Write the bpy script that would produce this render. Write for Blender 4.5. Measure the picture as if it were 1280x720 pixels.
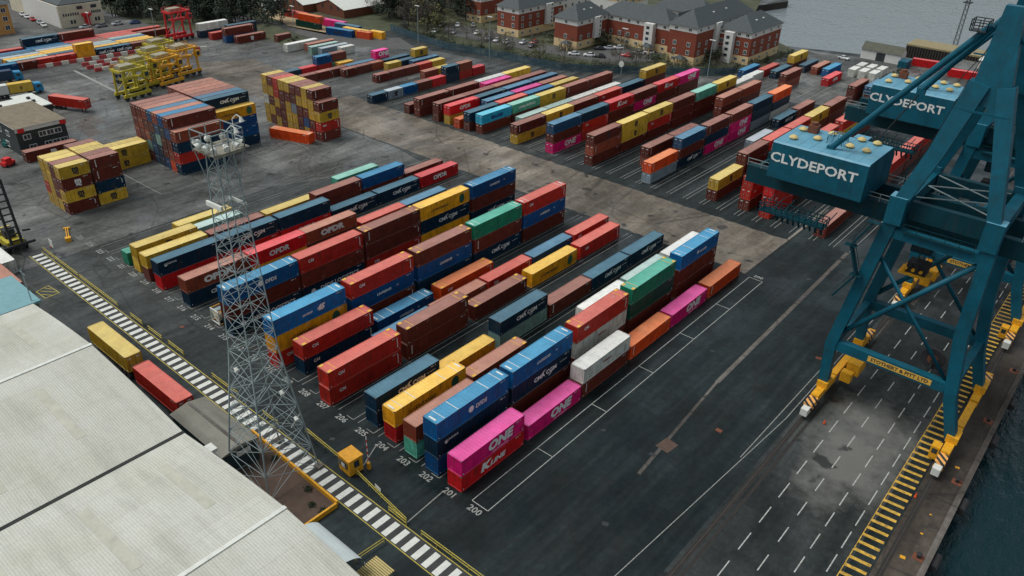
import bpy, math, random
from mathutils import Vector, Matrix
R = random.Random(7)
for o in list(bpy.data.objects): bpy.data.objects.remove(o)
sc = bpy.context.scene
# ---------------------------------------------------------------- camera
def cam_axes(yaw, pitch, roll):
    cy, sy, cp, sp = math.cos(yaw), math.sin(yaw), math.cos(pitch), math.sin(pitch)
    f = Vector((sy*cp, cy*cp, -sp)); r = Vector((cy, -sy, 0)); u = r.cross(f)
    cr, sr = math.cos(roll), math.sin(roll)
    return r*cr + u*sr, -r*sr + u*cr, f
cr_, cu_, cf_ = cam_axes(math.radians(-39.7538), math.radians(30.658), math.radians(1.7565))
cd = bpy.data.cameras.new('camera'); cam = bpy.data.objects.new('camera', cd); sc.collection.objects.link(cam)
cam.matrix_world = Matrix(((cr_.x, cu_.x, -cf_.x, 50.2615), (cr_.y, cu_.y, -cf_.y, -51.6971), (cr_.z, cu_.z, -cf_.z, 72.946), (0, 0, 0, 1)))
cd.sensor_width = 36; cd.lens = 978.87/1280*36; cd.clip_start = 1; cd.clip_end = 4000
sc.camera = cam
# ---------------------------------------------------------------- world and sun
w = bpy.data.worlds.new('World'); sc.world = w; w.use_nodes = True
nt = w.node_tree; nt.nodes.clear()
sky = nt.nodes.new('ShaderNodeTexSky'); sky.sky_type = 'NISHITA'; sky.sun_disc = False
SUN_EL, SUN_AZ = math.radians(60), math.radians(232)      # azimuth clockwise from +Y
sky.sun_elevation = SUN_EL; sky.sun_rotation = SUN_AZ; sky.air_density = 1.2; sky.dust_density = 4; sky.ozone_density = 1.5
hs = nt.nodes.new('ShaderNodeHueSaturation'); hs.inputs['Saturation'].default_value = 0.55
bg = nt.nodes.new('ShaderNodeBackground'); bg.inputs['Strength'].default_value = 0.105
wo = nt.nodes.new('ShaderNodeOutputWorld')
cl = nt.nodes.new('ShaderNodeMix'); cl.data_type = 'RGBA'; cl.inputs[0].default_value = 0.5; cl.inputs[7].default_value = (5.3, 5.75, 6.0, 1)   # even cloud cover
nt.links.new(sky.outputs[0], hs.inputs['Color']); nt.links.new(hs.outputs[0], cl.inputs[6]); nt.links.new(cl.outputs[2], bg.inputs[0]); nt.links.new(bg.outputs[0], wo.inputs[0])
sl = bpy.data.lights.new('sun', 'SUN'); sl.energy = 2.3; sl.angle = math.radians(32); sl.color = (1, 0.98, 0.95)
so = bpy.data.objects.new('sun', sl); sc.collection.objects.link(so)
sd = Vector((math.sin(SUN_AZ)*math.cos(SUN_EL), math.cos(SUN_AZ)*math.cos(SUN_EL), math.sin(SUN_EL)))
so.rotation_euler = sd.to_track_quat('Z', 'Y').to_euler(); so.location = (0, 0, 150)
sc.render.engine = 'CYCLES'
vs = sc.view_settings; vs.view_transform = 'Standard'; vs.look = 'None'; vs.exposure = 0.0; vs.gamma = 1
# ---------------------------------------------------------------- helpers
C = sc.collection
def srgb(*c):
    f = lambda v: (v/255/12.92) if v/255 <= 0.04045 else ((v/255+0.055)/1.055)**2.4
    return tuple(f(v) for v in c)
def link(a, b): return a.id_data.links.new(a, b)
MATS = {}
def N(nt, t, **k):
    n = nt.nodes.new(t)
    for a, b in k.items(): setattr(n, a, b)
    return n
def noise(nt, scale, detail=4, rough=.55, sx=1, sy=1, sz=1, coord='pos', w=0):
    if coord == 'pos': src = N(nt, 'ShaderNodeNewGeometry').outputs['Position']
    else: src = N(nt, 'ShaderNodeTexCoord').outputs['Object']
    mp = N(nt, 'ShaderNodeMapping'); mp.inputs['Scale'].default_value = (sx, sy, sz)
    mp.inputs['Location'].default_value = (w*7.3, w*3.1, w)
    nt.links.new(src, mp.inputs['Vector'])
    n = N(nt, 'ShaderNodeTexNoise'); n.inputs['Scale'].default_value = scale; n.inputs['Detail'].default_value = detail; n.inputs['Roughness'].default_value = rough
    nt.links.new(mp.outputs[0], n.inputs['Vector'])
    return n.outputs['Fac']
def ramp(nt, fac, stops):
    r = N(nt, 'ShaderNodeValToRGB'); e = r.color_ramp.elements
    while len(e) < len(stops): e.new(.5)
    for i, (p, c) in enumerate(stops):
        e[i].position = p; e[i].color = (c, c, c, 1) if not isinstance(c, tuple) else (*c[:3], 1)
    nt.links.new(fac, r.inputs[0]); return r.outputs[0]
def mixc(nt, fac, a, b, mode='MIX'):
    m = N(nt, 'ShaderNodeMix', data_type='RGBA', blend_type=mode)
    for s, v in ((0, fac), (6, a), (7, b)):
        if isinstance(v, (int, float)): m.inputs[s].default_value = v
        elif isinstance(v, tuple): m.inputs[s].default_value = (*v[:3], 1)
        else: nt.links.new(v, m.inputs[s])
    return m.outputs[2]
def math_(nt, op, a, b=0.0):
    m = N(nt, 'ShaderNodeMath', operation=op)
    for i, v in enumerate((a, b)):
        if isinstance(v, (int, float)): m.inputs[i].default_value = v
        else: nt.links.new(v, m.inputs[i])
    return m.outputs[0]
def newmat(name):
    m = bpy.data.materials.new(name); m.use_nodes = True; nt = m.node_tree
    return m, nt, nt.nodes['Principled BSDF']
def mat(name, rgb, rough=.6, metal=0, var=.18, scale=.8, dirt=0, dirtc=(.05, .04, .03), bump=0, bscale=20, coord='pos', spec=.5, streak=0):
    """painted or bare surface with mottled value, worn dirt patches and a little relief"""
    if name in MATS: return MATS[name]
    m, nt, b = newmat(name)
    n1 = noise(nt, scale, 5, .6, coord=coord)
    col = mixc(nt, 1.0, tuple(rgb), ramp(nt, n1, [(.25, 1-var), (.75, 1+var*.6)]), 'MULTIPLY')
    if streak: col = mixc(nt, ramp(nt, noise(nt, 3.0, 4, .6, 1, 1, .06, coord, 3), [(.5, 0), (.8, streak)]), col, tuple(dirtc))
    if dirt: col = mixc(nt, ramp(nt, noise(nt, scale*2.3, 6, .7, coord=coord, w=5), [(.5, 0), (.72, dirt)]), col, tuple(dirtc))
    nt.links.new(col, b.inputs['Base Color'])
    nt.links.new(ramp(nt, noise(nt, scale*1.7, 4, .6, coord=coord, w=2), [(.3, max(.05, rough-.12)), (.7, min(1, rough+.12))]), b.inputs['Roughness'])
    b.inputs['Metallic'].default_value = metal; b.inputs['Specular IOR Level'].default_value = spec
    if bump:
        bp = N(nt, 'ShaderNodeBump'); bp.inputs['Strength'].default_value = bump; bp.inputs['Distance'].default_value = .05
        nt.links.new(noise(nt, bscale, 4, .6, coord=coord), bp.inputs['Height']); nt.links.new(bp.outputs[0], b.inputs['Normal'])
    MATS[name] = m; return m
class MB:
    def __init__(s): s.v = []; s.f = []; s.m = []
    def q(s, *p, m=0):
        i = len(s.v); s.v += [tuple(a) for a in p]; s.f.append(tuple(range(i, i+len(p)))); s.m.append(m)
    def box(s, x0, x1, y0, y1, z0, z1, m=0, mt=None):
        i = len(s.v)
        s.v += [(x0, y0, z0), (x1, y0, z0), (x1, y1, z0), (x0, y1, z0), (x0, y0, z1), (x1, y0, z1), (x1, y1, z1), (x0, y1, z1)]
        for f in ((0, 3, 2, 1), (4, 5, 6, 7), (0, 1, 5, 4), (1, 2, 6, 5), (2, 3, 7, 6), (3, 0, 4, 7)):
            s.f.append(tuple(i+k for k in f)); s.m.append(mt if (mt is not None and f == (4, 5, 6, 7)) else m)
        return s
    def beam(s, p, q, wx, wy, m=0, up=(0, 0, 1), w2=None, h2=None):
        """square section bar from p to q; wx across, wy along 'up'"""
        p, q = Vector(p), Vector(q); d = (q-p).normalized(); u = Vector(up)
        if abs(d.dot(u)) > .98: u = Vector((0, 1, 0))
        a = d.cross(u).normalized(); b = a.cross(d).normalized()
        i = len(s.v)
        for c, ww, hh in ((p, wx, wy), (q, w2 or wx, h2 or wy)):
            for sx, sy in ((-1, -1), (1, -1), (1, 1), (-1, 1)): s.v.append(tuple(c+a*sx*ww/2+b*sy*hh/2))
        for f in ((0, 3, 2, 1), (4, 5, 6, 7), (0, 1, 5, 4), (1, 2, 6, 5), (2, 3, 7, 6), (3, 0, 4, 7)):
            s.f.append(tuple(i+k for k in f)); s.m.append(m)
        return s
    def tube(s, p, q, r, n=8, m=0, r2=None, caps=True):
        p, q = Vector(p), Vector(q); d = (q-p).normalized(); u = Vector((0, 0, 1)) if abs(d.z) < .95 else Vector((1, 0, 0))
        a = d.cross(u).normalized(); b = a.cross(d); i = len(s.v); r2 = r if r2 is None else r2
        for c, rr in ((p, r), (q, r2)):
            for k in range(n):
                t = 2*math.pi*k/n; s.v.append(tuple(c+a*math.cos(t)*rr+b*math.sin(t)*rr))
        for k in range(n):
            k2 = (k+1) % n; s.f.append((i+k, i+k2, i+n+k2, i+n+k)); s.m.append(m)
        if caps:
            s.f.append(tuple(i+k for k in range(n))[::-1]); s.m.append(m); s.f.append(tuple(i+n+k for k in range(n))); s.m.append(m)
        return s
    def prism(s, pts, z0, z1, m=0, mt=None):
        n = len(pts); i = len(s.v)
        s.v += [(x, y, z0) for x, y in pts]+[(x, y, z1) for x, y in pts]
        s.f.append(tuple(range(i, i+n))[::-1]); s.m.append(m); s.f.append(tuple(range(i+n, i+2*n))); s.m.append(m if mt is None else mt)
        for k in range(n):
            k2 = (k+1) % n; s.f.append((i+k, i+k2, i+n+k2, i+n+k)); s.m.append(m)
        return s
    def mesh(s, name, mats, smooth=False):
        me = bpy.data.meshes.new(name); me.from_pydata(s.v, [], s.f)
        for mm in mats: me.materials.append(mm)
        me.polygons.foreach_set('material_index', s.m)
        if smooth: me.polygons.foreach_set('use_smooth', [True]*len(me.polygons))
        me.update(); return me
    def build(s, name, mats, parent=None, smooth=False, **k):
        if not isinstance(mats, (list, tuple)): mats = [mats]
        return put(name, s.mesh(name, mats, smooth), parent, **k)
def put(name, me, parent=None, loc=None, rz=None, color=None, **k):
    o = bpy.data.objects.new(name, me); C.objects.link(o)
    if parent: o.parent = parent
    if loc: o.location = loc
    if rz is not None: o.rotation_euler = (0, 0, rz)
    if color: o.color = (*color, 1)
    for a, b in k.items(): o[a] = b
    return o
def thing(name, label, cat, loc=(0, 0, 0), rz=0, group=None):
    o = bpy.data.objects.new(name, None); C.objects.link(o); o.location = loc; o.rotation_euler = (0, 0, rz)
    o.empty_display_size = .5; o['label'] = label; o['category'] = cat
    if group: o['group'] = group
    return o
def struct(name, mb, mats, kind='structure', **k): return mb.build(name, mats, kind=kind, **k)
_tc = {}
def text_geo(txt, size, bold=.0, shear=0, align='CENTER'):
    key = (txt, size, bold, shear, align)
    if key in _tc: return _tc[key]
    cu = bpy.data.curves.new('t', 'FONT'); cu.body = txt; cu.size = size; cu.offset = bold*size; cu.shear = shear; cu.resolution_u = 2
    cu.align_x = align; cu.align_y = 'CENTER'; cu.space_line = .72; cu.extrude = .004
    o = bpy.data.objects.new('t', cu); C.objects.link(o); dg = bpy.context.evaluated_depsgraph_get(); dg.update()
    me = bpy.data.meshes.new_from_object(o.evaluated_get(dg)); bpy.data.objects.remove(o); bpy.data.curves.remove(cu)
    r = ([tuple(v.co) for v in me.vertices], [tuple(p.vertices) for p in me.polygons]); bpy.data.meshes.remove(me)
    _tc[key] = r; return r
def add_text(mb, txt, size, fn, m=0, bold=.02, shear=0, align='CENTER', sx=1):
    vs_, fs = text_geo(txt, size, bold, shear, align); i = len(mb.v)
    mb.v += [fn(x*sx, y, z) for x, y, z in vs_]; mb.f += [tuple(i+k for k in f) for f in fs]; mb.m += [m]*len(fs)
# ---------------------------------------------------------------- palette
white = mat('white_paint', srgb(205, 208, 200), .6, var=.12, dirt=.25)
dkgrey = mat('dark_grey_metal', srgb(52, 56, 58), .6, .3)
black = mat('black_rubber', (.018, .018, .02), .8)
glass = mat('window_glass', (.03, .045, .055), .12, var=.4, scale=.5)
yel = mat('yellow_paint', srgb(218, 158, 26), .55, dirt=.6, dirtc=(.1, .06, .03), scale=1.5)
lemon = mat('lemon_yellow_paint', srgb(180, 165, 38), .6, dirt=.7, dirtc=(.08, .06, .03))
yline = mat('yellow_line_paint', srgb(180, 165, 70), .7, var=.35, scale=3, dirt=.4, dirtc=(.06, .06, .05))
wline = mat('white_line_paint', srgb(185, 186, 180), .7, var=.3, scale=2.5, dirt=.35, dirtc=(.07, .08, .08))
fline = mat('worn_white_line_paint', srgb(140, 142, 136), .75, var=.4, scale=2, dirt=.8, dirtc=(.06, .065, .065))
teal = mat('teal_crane_paint', srgb(10, 84, 103), .5, var=.38, scale=.3, dirt=.5, dirtc=(.012, .045, .055), streak=.6, spec=.25, bump=.15, bscale=3)
teal_roof = mat('pale_blue_roof_paint', srgb(88, 146, 168), .5, var=.2, scale=.5, dirt=.35, dirtc=(.12, .22, .26))
teal_dk = mat('dark_teal_steel', srgb(4, 54, 64), .6, var=.3, scale=.6, streak=.4, spec=.2)
red = mat('red_paint', srgb(200, 28, 30), .5, dirt=.2)
galv = mat('galvanised_steel', srgb(132, 146, 147), .6, .1, var=.2, scale=2)
brick = mat('red_brick', srgb(126, 62, 44), .9, var=.2, scale=3, bump=.2)
beige = mat('buff_brick', srgb(208, 184, 140), .9, var=.15, scale=3)
render_w = mat('white_render', srgb(205, 205, 200), .85, var=.1, scale=1)
slate = mat('slate_roof', srgb(62, 70, 72), .75, var=.3, scale=1.5, bump=.3, bscale=6)
rust = mat('rusty_steel', srgb(110, 62, 40), .8, var=.3, scale=2, dirt=.4)
# ---------------------------------------------------------------- ground
def asphalt(name, dark, light, warm, wet=.35, lines=True, pale=None, extra=None):
    m, nt, b = newmat(name)
    big = noise(nt, .03, 6, .62, 1, .55, 1)
    fine = noise(nt, 1.1, 6, .7)
    trk = noise(nt, .9, 3, .5, 1, .05, 1, w=4)
    col = mixc(nt, ramp(nt, big, [(.38, 0), (.64, 1)]), dark, light)
    if pale:      # the surface dries out and turns dustier away from the quay
        sp = N(nt, 'ShaderNodeSeparateXYZ'); nt.links.new(N(nt, 'ShaderNodeNewGeometry').outputs['Position'], sp.inputs[0])
        gx = math_(nt, 'ADD', math_(nt, 'MULTIPLY', sp.outputs[0], -.01), math_(nt, 'MULTIPLY', math_(nt, 'SUBTRACT', noise(nt, .02, 4, .6, w=12), .5), 1.2))
        col = mixc(nt, ramp(nt, gx, [(.15, 0), (1.0, 1)]), col, mixc(nt, ramp(nt, big, [(.38, 0), (.64, 1)]), pale, tuple(v*1.5 for v in pale)))
    # tyre and water marks run along the container rows
    col = mixc(nt, ramp(nt, trk, [(.45, 0), (.7, .45)]), col, warm)
    col = mixc(nt, .75, col, ramp(nt, fine, [(.3, .55), (.7, 1.25)]), 'MULTIPLY')
    crack = N(nt, 'ShaderNodeTexVoronoi', feature='DISTANCE_TO_EDGE'); crack.inputs['Scale'].default_value = .07
    g = N(nt, 'ShaderNodeNewGeometry'); nt.links.new(g.outputs['Position'], crack.inputs['Vector'])
    if lines: col = mixc(nt, ramp(nt, crack.outputs[0], [(.0, .55), (.012, 0)]), col, (.012, .012, .012))
    cloud = noise(nt, .085, 7, .72, 1, .6, 1, w=17)
    col = mixc(nt, 1, col, ramp(nt, cloud, [(.34, .55), (.5, 1.0), (.68, 1.55)]), 'MULTIPLY')
    streak = noise(nt, .35, 5, .7, 1, .13, 1, w=23)
    col = mixc(nt, 1, col, ramp(nt, streak, [(.35, .78), (.65, 1.28)]), 'MULTIPLY')
    bt = N(nt, 'ShaderNodeTexBrick'); bt.offset = .37; bt.inputs['Scale'].default_value = 1; bt.inputs['Brick Width'].default_value = 17; bt.inputs['Row Height'].default_value = 7.5; bt.inputs['Mortar Size'].default_value = .03
    bt.inputs['Color1'].default_value = (.62, .62, .62, 1); bt.inputs['Color2'].default_value = (1.25, 1.25, 1.25, 1); bt.inputs['Mortar'].default_value = (.45, .45, .45, 1); nt.links.new(g.outputs['Position'], bt.inputs['Vector'])
    col = mixc(nt, .45, col, bt.outputs['Color'], 'MULTIPLY')      # patch repairs and joints
    sp2 = N(nt, 'ShaderNodeSeparateXYZ'); nt.links.new(g.outputs['Position'], sp2.inputs[0])
    if extra == 'track_shade':                                          # carrier wheel marks beside every slot, doubling as painted contact shadow of the stacks
        fr = math_(nt, 'ABSOLUTE', math_(nt, 'SUBTRACT', math_(nt, 'FRACT', math_(nt, 'MULTIPLY', math_(nt, 'ADD', sp2.outputs[0], 1.0), 1/4.28)), .5))
        inb = math_(nt, 'MULTIPLY', ramp(nt, math_(nt, 'MULTIPLY', sp2.outputs[1], .01), [(0, 0), (.02, 1)]), ramp(nt, math_(nt, 'MULTIPLY', sp2.outputs[0], .01), [(.02, 1), (.06, 0)]))
        col = mixc(nt, math_(nt, 'MULTIPLY', inb, ramp(nt, fr, [(.0, .55), (.14, 0)])), col, (.008, .010, .010))
    if extra == 'quay':                                            # puddle patch: sediment with the sky's reflection painted in as a pale tone
        dx = math_(nt, 'MULTIPLY', math_(nt, 'SUBTRACT', sp2.outputs[0], 35), .13); dy = math_(nt, 'MULTIPLY', math_(nt, 'SUBTRACT', sp2.outputs[1], 42), .062)
        dd = math_(nt, 'ADD', math_(nt, 'MULTIPLY', dx, dx), math_(nt, 'MULTIPLY', dy, dy))
        dd = math_(nt, 'ADD', dd, math_(nt, 'MULTIPLY', math_(nt, 'SUBTRACT', noise(nt, .16, 6, .7, w=31), .5), 2.6))
        col = mixc(nt, ramp(nt, dd, [(.05, .85), (.9, 0)]), col, (.15, .15, .138))
    spots = ramp(nt, noise(nt, .22, 3, .5, w=9), [(.64, 0), (.69, .75)])
    col = mixc(nt, spots, col, (.012, .014, .015))
    nt.links.new(col, b.inputs['Base Color'])
    nt.links.new(ramp(nt, noise(nt, .06, 5, .65, w=1), [(.40, wet-.12), (.55, .8)]), b.inputs['Roughness'])
    b.inputs['Specular IOR Level'].default_value = .22
    bp = N(nt, 'ShaderNodeBump'); bp.inputs['Strength'].default_value = .25; bp.inputs['Distance'].default_value = .04
    nt.links.new(noise(nt, 6, 4, .7), bp.inputs['Height']); nt.links.new(bp.outputs[0], b.inputs['Normal'])
    return m
yard = asphalt('yard_asphalt', (.0065, .0125, .0138), (.0155, .0235, .0248), (.028, .035, .0355), .3, pale=(.036, .040, .038), extra='track_shade')
old = asphalt('old_yard_surface', (.050, .056, .054), (.138, .142, .134), (.135, .137, .127), .3)
conc = asphalt('road_concrete', (.095, .083, .066), (.19, .168, .138), (.12, .098, .07), .4)
lanec = asphalt('quay_lane_surface', (.013, .0185, .0195), (.062, .066, .062), (.035, .038, .037), .2, lines=False, extra='quay')
quayc = asphalt('quay_edge_concrete', (.035, .030, .025), (.075, .062, .048), (.045, .032, .022), .5)
stripc = asphalt('concrete_strip', (.08, .072, .062), (.12, .11, .1), (.07, .05, .04), .5)
grass = mat('rough_grass', (.050, .060, .028), .95, var=.5, scale=.12, dirt=.6, dirtc=(.11, .09, .055), bump=.6, bscale=2)
soilm = mat('bare_brown_soil', (.085, .055, .04), .95, var=.3, scale=.6, bump=.5, bscale=6)
sand = mat('sandy_earth', (.36, .27, .15), .95, var=.3, scale=.15, dirt=.5, dirtc=(.12, .11, .06))
roadm = mat('grey_road_surface', (.075, .075, .072), .85, var=.2, scale=.2, dirt=.3, dirtc=(.05, .05, .05))
# land sheet with quay walls down to the water
LAND = [(48.2, -500), (48.2, 262), (-25, 274), (-43, 270), (-78, 258), (-98, 282), (-120, 314), (-111, 352), (-150, 420), (-330, 1500), (-1800, 1500), (-1800, -500)]
mb = MB(); mb.q(*[(x, y, 0) for x, y in LAND], m=0)
for (a, b) in zip(LAND[:10], LAND[1:10]): mb.q((*a, 0), (*a, -9), (*b, -9), (*b, 0), m=1)
struct('ground', mb, [yard, quayc])
m, nt, b = newmat('harbour_water')
b.inputs['Base Color'].default_value = (.003, .020, .025, 1); b.inputs['Roughness'].default_value = .06; b.inputs['IOR'].default_value = 1.33
bp = N(nt, 'ShaderNodeBump'); bp.inputs['Strength'].default_value = 1.0; bp.inputs['Distance'].default_value = .5
wv = noise(nt, .55, 5, .6, 1, .45, 1); wv2 = noise(nt, .05, 3, .5, w=3)
nt.links.new(math_(nt, 'ADD', wv, math_(nt, 'MULTIPLY', wv2, .8)), bp.inputs['Height']); nt.links.new(bp.outputs[0], b.inputs['Normal'])
spw = N(nt, 'ShaderNodeSeparateXYZ'); nt.links.new(N(nt, 'ShaderNodeNewGeometry').outputs['Position'], spw.inputs[0])     # far river painted paler than the basin, standing in for sky reflection
far_sheen = math_(nt, 'ADD', math_(nt, 'MULTIPLY', spw.outputs[1], .001), math_(nt, 'MULTIPLY', math_(nt, 'SUBTRACT', noise(nt, .008, 4, .6), .5), .1))
nt.links.new(mixc(nt, ramp(nt, far_sheen, [(.18, 0), (.27, 1)]), (.003, .020, .025), (.16, .195, .205)), b.inputs['Base Color'])
mb = MB(); mb.q((-1800, -500, -3), (2500, -500, -3), (2500, 3000, -3), (-1800, 3000, -3)); struct('water', mb, m)
mb = MB(); mb.prism([(-700, 640), (-100, 640), (160, 900), (2400, 900), (2400, 2400), (-700, 2400)], -3, 6, 0)
struct('far_bank', mb, grass)
Z = .004
def sheet(name, pts, z, m, kind='structure'):
    mb = MB(); mb.q(*[(x, y, z) for x, y in pts]); return struct(name, mb, m)
sheet('old_yard', [(-330, -160), (-98, -160), (-98, 40), (-84, 74), (-97, 76.4), (-140, 76.4), (-140, 157), (-180, 150), (-235, 118), (-330, 110)], Z, old)
road = [(-140+k*1.1+R.uniform(-.3, .3), 76.7+.01*k+R.gauss(0, .1)) for k in range(128)]+[(.6, 77.5), (1.2, 118), (.4, 118), (.2, 97.4)]+[(-1-k*1.1+R.uniform(-.3, .3), 97.0-.008*k+R.gauss(0, .45)) for k in range(126)]+[(-140, 96)]
mb = MB()
for k in range(127):
    a, b_ = road[k], road[k+1]; c_, d_ = (a[0], 96.9+.25*math.sin(k*1.7)*math.sin(k*.37)), (b_[0], 96.9+.25*math.sin(k*1.7+1.7)*math.sin(k*.37+.37)); mb.q((*a, 2*Z), (*b_, 2*Z), (*d_, 2*Z), (*c_, 2*Z))
mb.q((road[127][0], 77.6, 2*Z), (.6, 77.5, 2*Z), (.8, 97.4, 2*Z), (road[127][0], 97, 2*Z)); mb.q((.4, 97.41, 2*Z), (.8, 97.4, 2*Z), (1.2, 118, 2*Z), (.4, 118, 2*Z))
struct('concrete_road', mb, conc)
sheet('quay_lanes', [(25.5, -120), (41, -120), (41.2, 262), (25.5, 262)], Z, lanec)
sheet('quay_edge', [(43.4, -300), (48.2, -300), (48.2, 262), (43.4, 262)], 2*Z, quayc)
sheet('path', [(12.7, 43), (13.4, 43), (12.4, 100), (11.7, 100)], Z, stripc)
sheet('path', [(14.6, 18), (15.1, 18), (13.2, 43), (12.8, 43)], Z, stripc)
sheet('far_yard_apron', [(-78, 180), (-62, 176), (30, 230), (30, 262), (-30, 268), (-76, 256)], Z, old)
sheet('verge', [(-225, 196), (-190, 168), (-160, 162), (-139, 165), (-112, 170), (-94, 183), (-70, 200), (-64, 216), (-66, 256), (-98, 280), (-150, 420), (-420, 420)], 2*Z, grass)
sheet('verge', [(-420, 200), (-420, 100), (-262, 99), (-232, 117), (-196, 121), (-187, 136), (-240, 128), (-275, 126), (-300, 136)], 2*Z, grass)
sheet('verge', [(-420, 420), (-420, 210), (-300, 139.5), (-245, 136), (-199, 150), (-196, 168), (-225, 196)], 2*Z, grass)
sheet('access_road', [(-420, 205), (-300, 134), (-240, 129), (-187, 137), (-165, 150), (-185, 158), (-199, 145), (-244, 136), (-296, 140), (-420, 220)], 3*Z, roadm)
sheet('street', [(-420, 60), (-291, 66), (-270, 84), (-262, 100), (-275, 100), (-292, 78), (-420, 76)], 3*Z, roadm)
sheet('car_park', [(-190, 190), (-180, 176), (-150, 178), (-104, 186), (-96, 200), (-100, 214), (-122, 210), (-122, 194), (-152, 190), (-160, 196)], 3*Z, roadm)
sheet('sandy_bank', [(-276, 146), (-258, 143), (-240, 142), (-228, 138), (-206, 141), (-212, 148), (-232, 150), (-262, 154)], 3*Z, sand)
sheet('soil_bed', [(-29, -20), (-10, -20), (-9.8, -11.9), (-29, -11.2)], 3*Z, soilm)
for p in ([(-196, 36.4), (-196, 41.1), (-185.7, 41.4), (-185.6, 35.2)], [(-173.6, 31.5), (-159, 29.5), (-158.5, 25.7), (-168, 26.7)], [(-175.1, 33.6), (-167.4, 35), (-166.5, 31.8), (-173, 31)]):
    sheet('concrete_pad', p, 2*Z, stripc)
sheet('concrete_pad', [(-196, 100), (-150, 96), (-146, 78), (-178, 72), (-205, 84)], 2*Z, conc)
# ---- painted markings
mk = MB(); Zm = 5*Z
def ln(mb, x0, y0, x1, y1, wd=.15, m=0, z=None):
    d = Vector((x1-x0, y1-y0, 0)); L = d.length; d /= L; n = Vector((-d.y, d.x, 0))*wd/2; z = z or Zm
    a = Vector((x0, y0, z)); b = Vector((x1, y1, z)); mb.q(a-n, b-n, b+n, a+n, m=m)
for x in (1.86, 4.52): ln(mk, x, -.05, x, 76.9, .11)
for y in [-.05, 76.9]+[12.7*i+.2 for i in range(1, 6)]: ln(mk, 1.93, y, 4.45, y, .12)
ln(mk, 20.1, -20, 24.6, 42, .11, 1); ln(mk, 24.6, 42, 24.9, 110, .13, 1); ln(mk, 23.4, 30, 23.8, 75, .12, 1)
struct('painted_lines', mk, [mat('scuffed_white_paint', srgb(165, 168, 162), .75, var=.4, scale=2, dirt=.6, dirtc=(.05, .055, .055)), fline])
mk = MB()
for k in range(202, 224):
    xr = -.06-4.28*(k-201)
    for x in (xr+.42, xr-2.86):
        ln(mk, x, -.1, x, 76.5, .1)
    ln(mk, xr+.37, -.1, xr-1.0, -.1, .1)
ln(mk, -1.5, -8, -1.9, -1.5, .14); ln(mk, -12.5, -6, -14.6, -1.5, .14); ln(mk, -26, -7, -27.6, -4.4, .14)
struct('slot_lines', mk, [fline])
mk = MB()
for k in range(200, 226):
    cx = 3.2-4.28*(k-200)
    add_text(mk, str(k), 1.36, lambda x, y, z, cx=cx: (cx+x, -1.05+y, Zm+.002+z*.1), sx=1.0, bold=.015 if k < 224 else .0)
add_text(mk, '200', 1.2, lambda x, y, z: (3.2+x, 78+y, Zm+.002+z*.1)); 
struct('slot_numbers', mk, [mat('worn_number_paint', srgb(150, 153, 148), .75, var=.4, scale=3, dirt=.85, dirtc=(.05, .055, .055))])
# lane dashes on the quay
mk = MB()
for x, y0, per, L in ((30.45, 2.5, 5.6, 3.4), (33.5, 1.2, 5.6, 3.0), (36.8, 3.0, 4.6, 3.0), (39.55, 1.0, 4.6, 3.3)):
    y = y0-60
    while y < 230: ln(mk, x, y, x, y+L, .14); y += per
struct('lane_dashes', mk, [mat('worn_dash_paint', srgb(170, 172, 166), .75, var=.4, scale=2, dirt=.6, dirtc=(.06, .065, .06))])
mk = MB(); y = -40
while y < 140: mk.q((40.75, y, Zm), (43.15, y+.2, Zm), (43.15, y+.7, Zm), (40.75, y+.5, Zm)); y += 1.5
ln(mk, 40.7, -40, 40.7, 140, .1, 0, Zm+Z); 
struct('yellow_hatching', mk, [mat('worn_yellow_line_paint', srgb(200, 160, 60), .7, var=.5, scale=1.1, dirt=1, dirtc=(.055, .052, .042))])
# zebra walkway
mk = MB(); mk.q((-103, -10.75, 3*Z), (30, -11.35, 3*Z), (30, -8.5, 3*Z), (-103, -8.6, 3*Z), m=1); x = -102.4
while x < 30:
    y0 = -10.7-.0045*(x+103); mk.q((x, y0+.05, 4*Z), (x+.85, y0+.05, 4*Z), (x+.85, -8.75, 4*Z), (x, -8.75, 4*Z)); x += 1.72
struct('zebra_walkway', mk, [white, mat('walkway_asphalt', (.035, .037, .037), .8, var=.3)])
mk = MB(); ln(mk, -103, -10.85, 30, -11.45, .12); ln(mk, -103, -8.55, 30, -8.4, .12)
for a, b in (((-88.6, -15.4), (-85.2, -15.2)), ((-85.2, -15.2), (-85.4, -12.8)), ((-85.4, -12.8), (-89.3, -13.1)), ((-89.3, -13.1), (-88.6, -15.4)), ((-88.3, -14.8), (-85.9, -13)), ((-87, -15.1), (-85.4, -14)), ((-88.9, -13.9), (-87.6, -13.2))): ln(mk, *a, *b, .13)
struct('yellow_lines', mk, [yline])
# lane lines in the far block
mk = MB()
for k in range(-1, 34):
    xr = 8-4.28*k
    for x in (xr, xr-3.3): ln(mk, x, 100.5, x, 176, .12)
for x in (-36.5, -39.8, -41, -44.2, -46, -49.2, -50.5, -26, -22.5, -21.2, -17.8): ln(mk, x, 178, x, 225, .16)
for y in (72, 60, 48, 36, 20): ln(mk, -140, y, -112, y+.5, .15)
ln(mk, -223, 50.5, -184, 48.9, .9); ln(mk, -184, 48.9, -167, 57, .9)
struct('far_lane_lines', mk, [fline])
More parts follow.
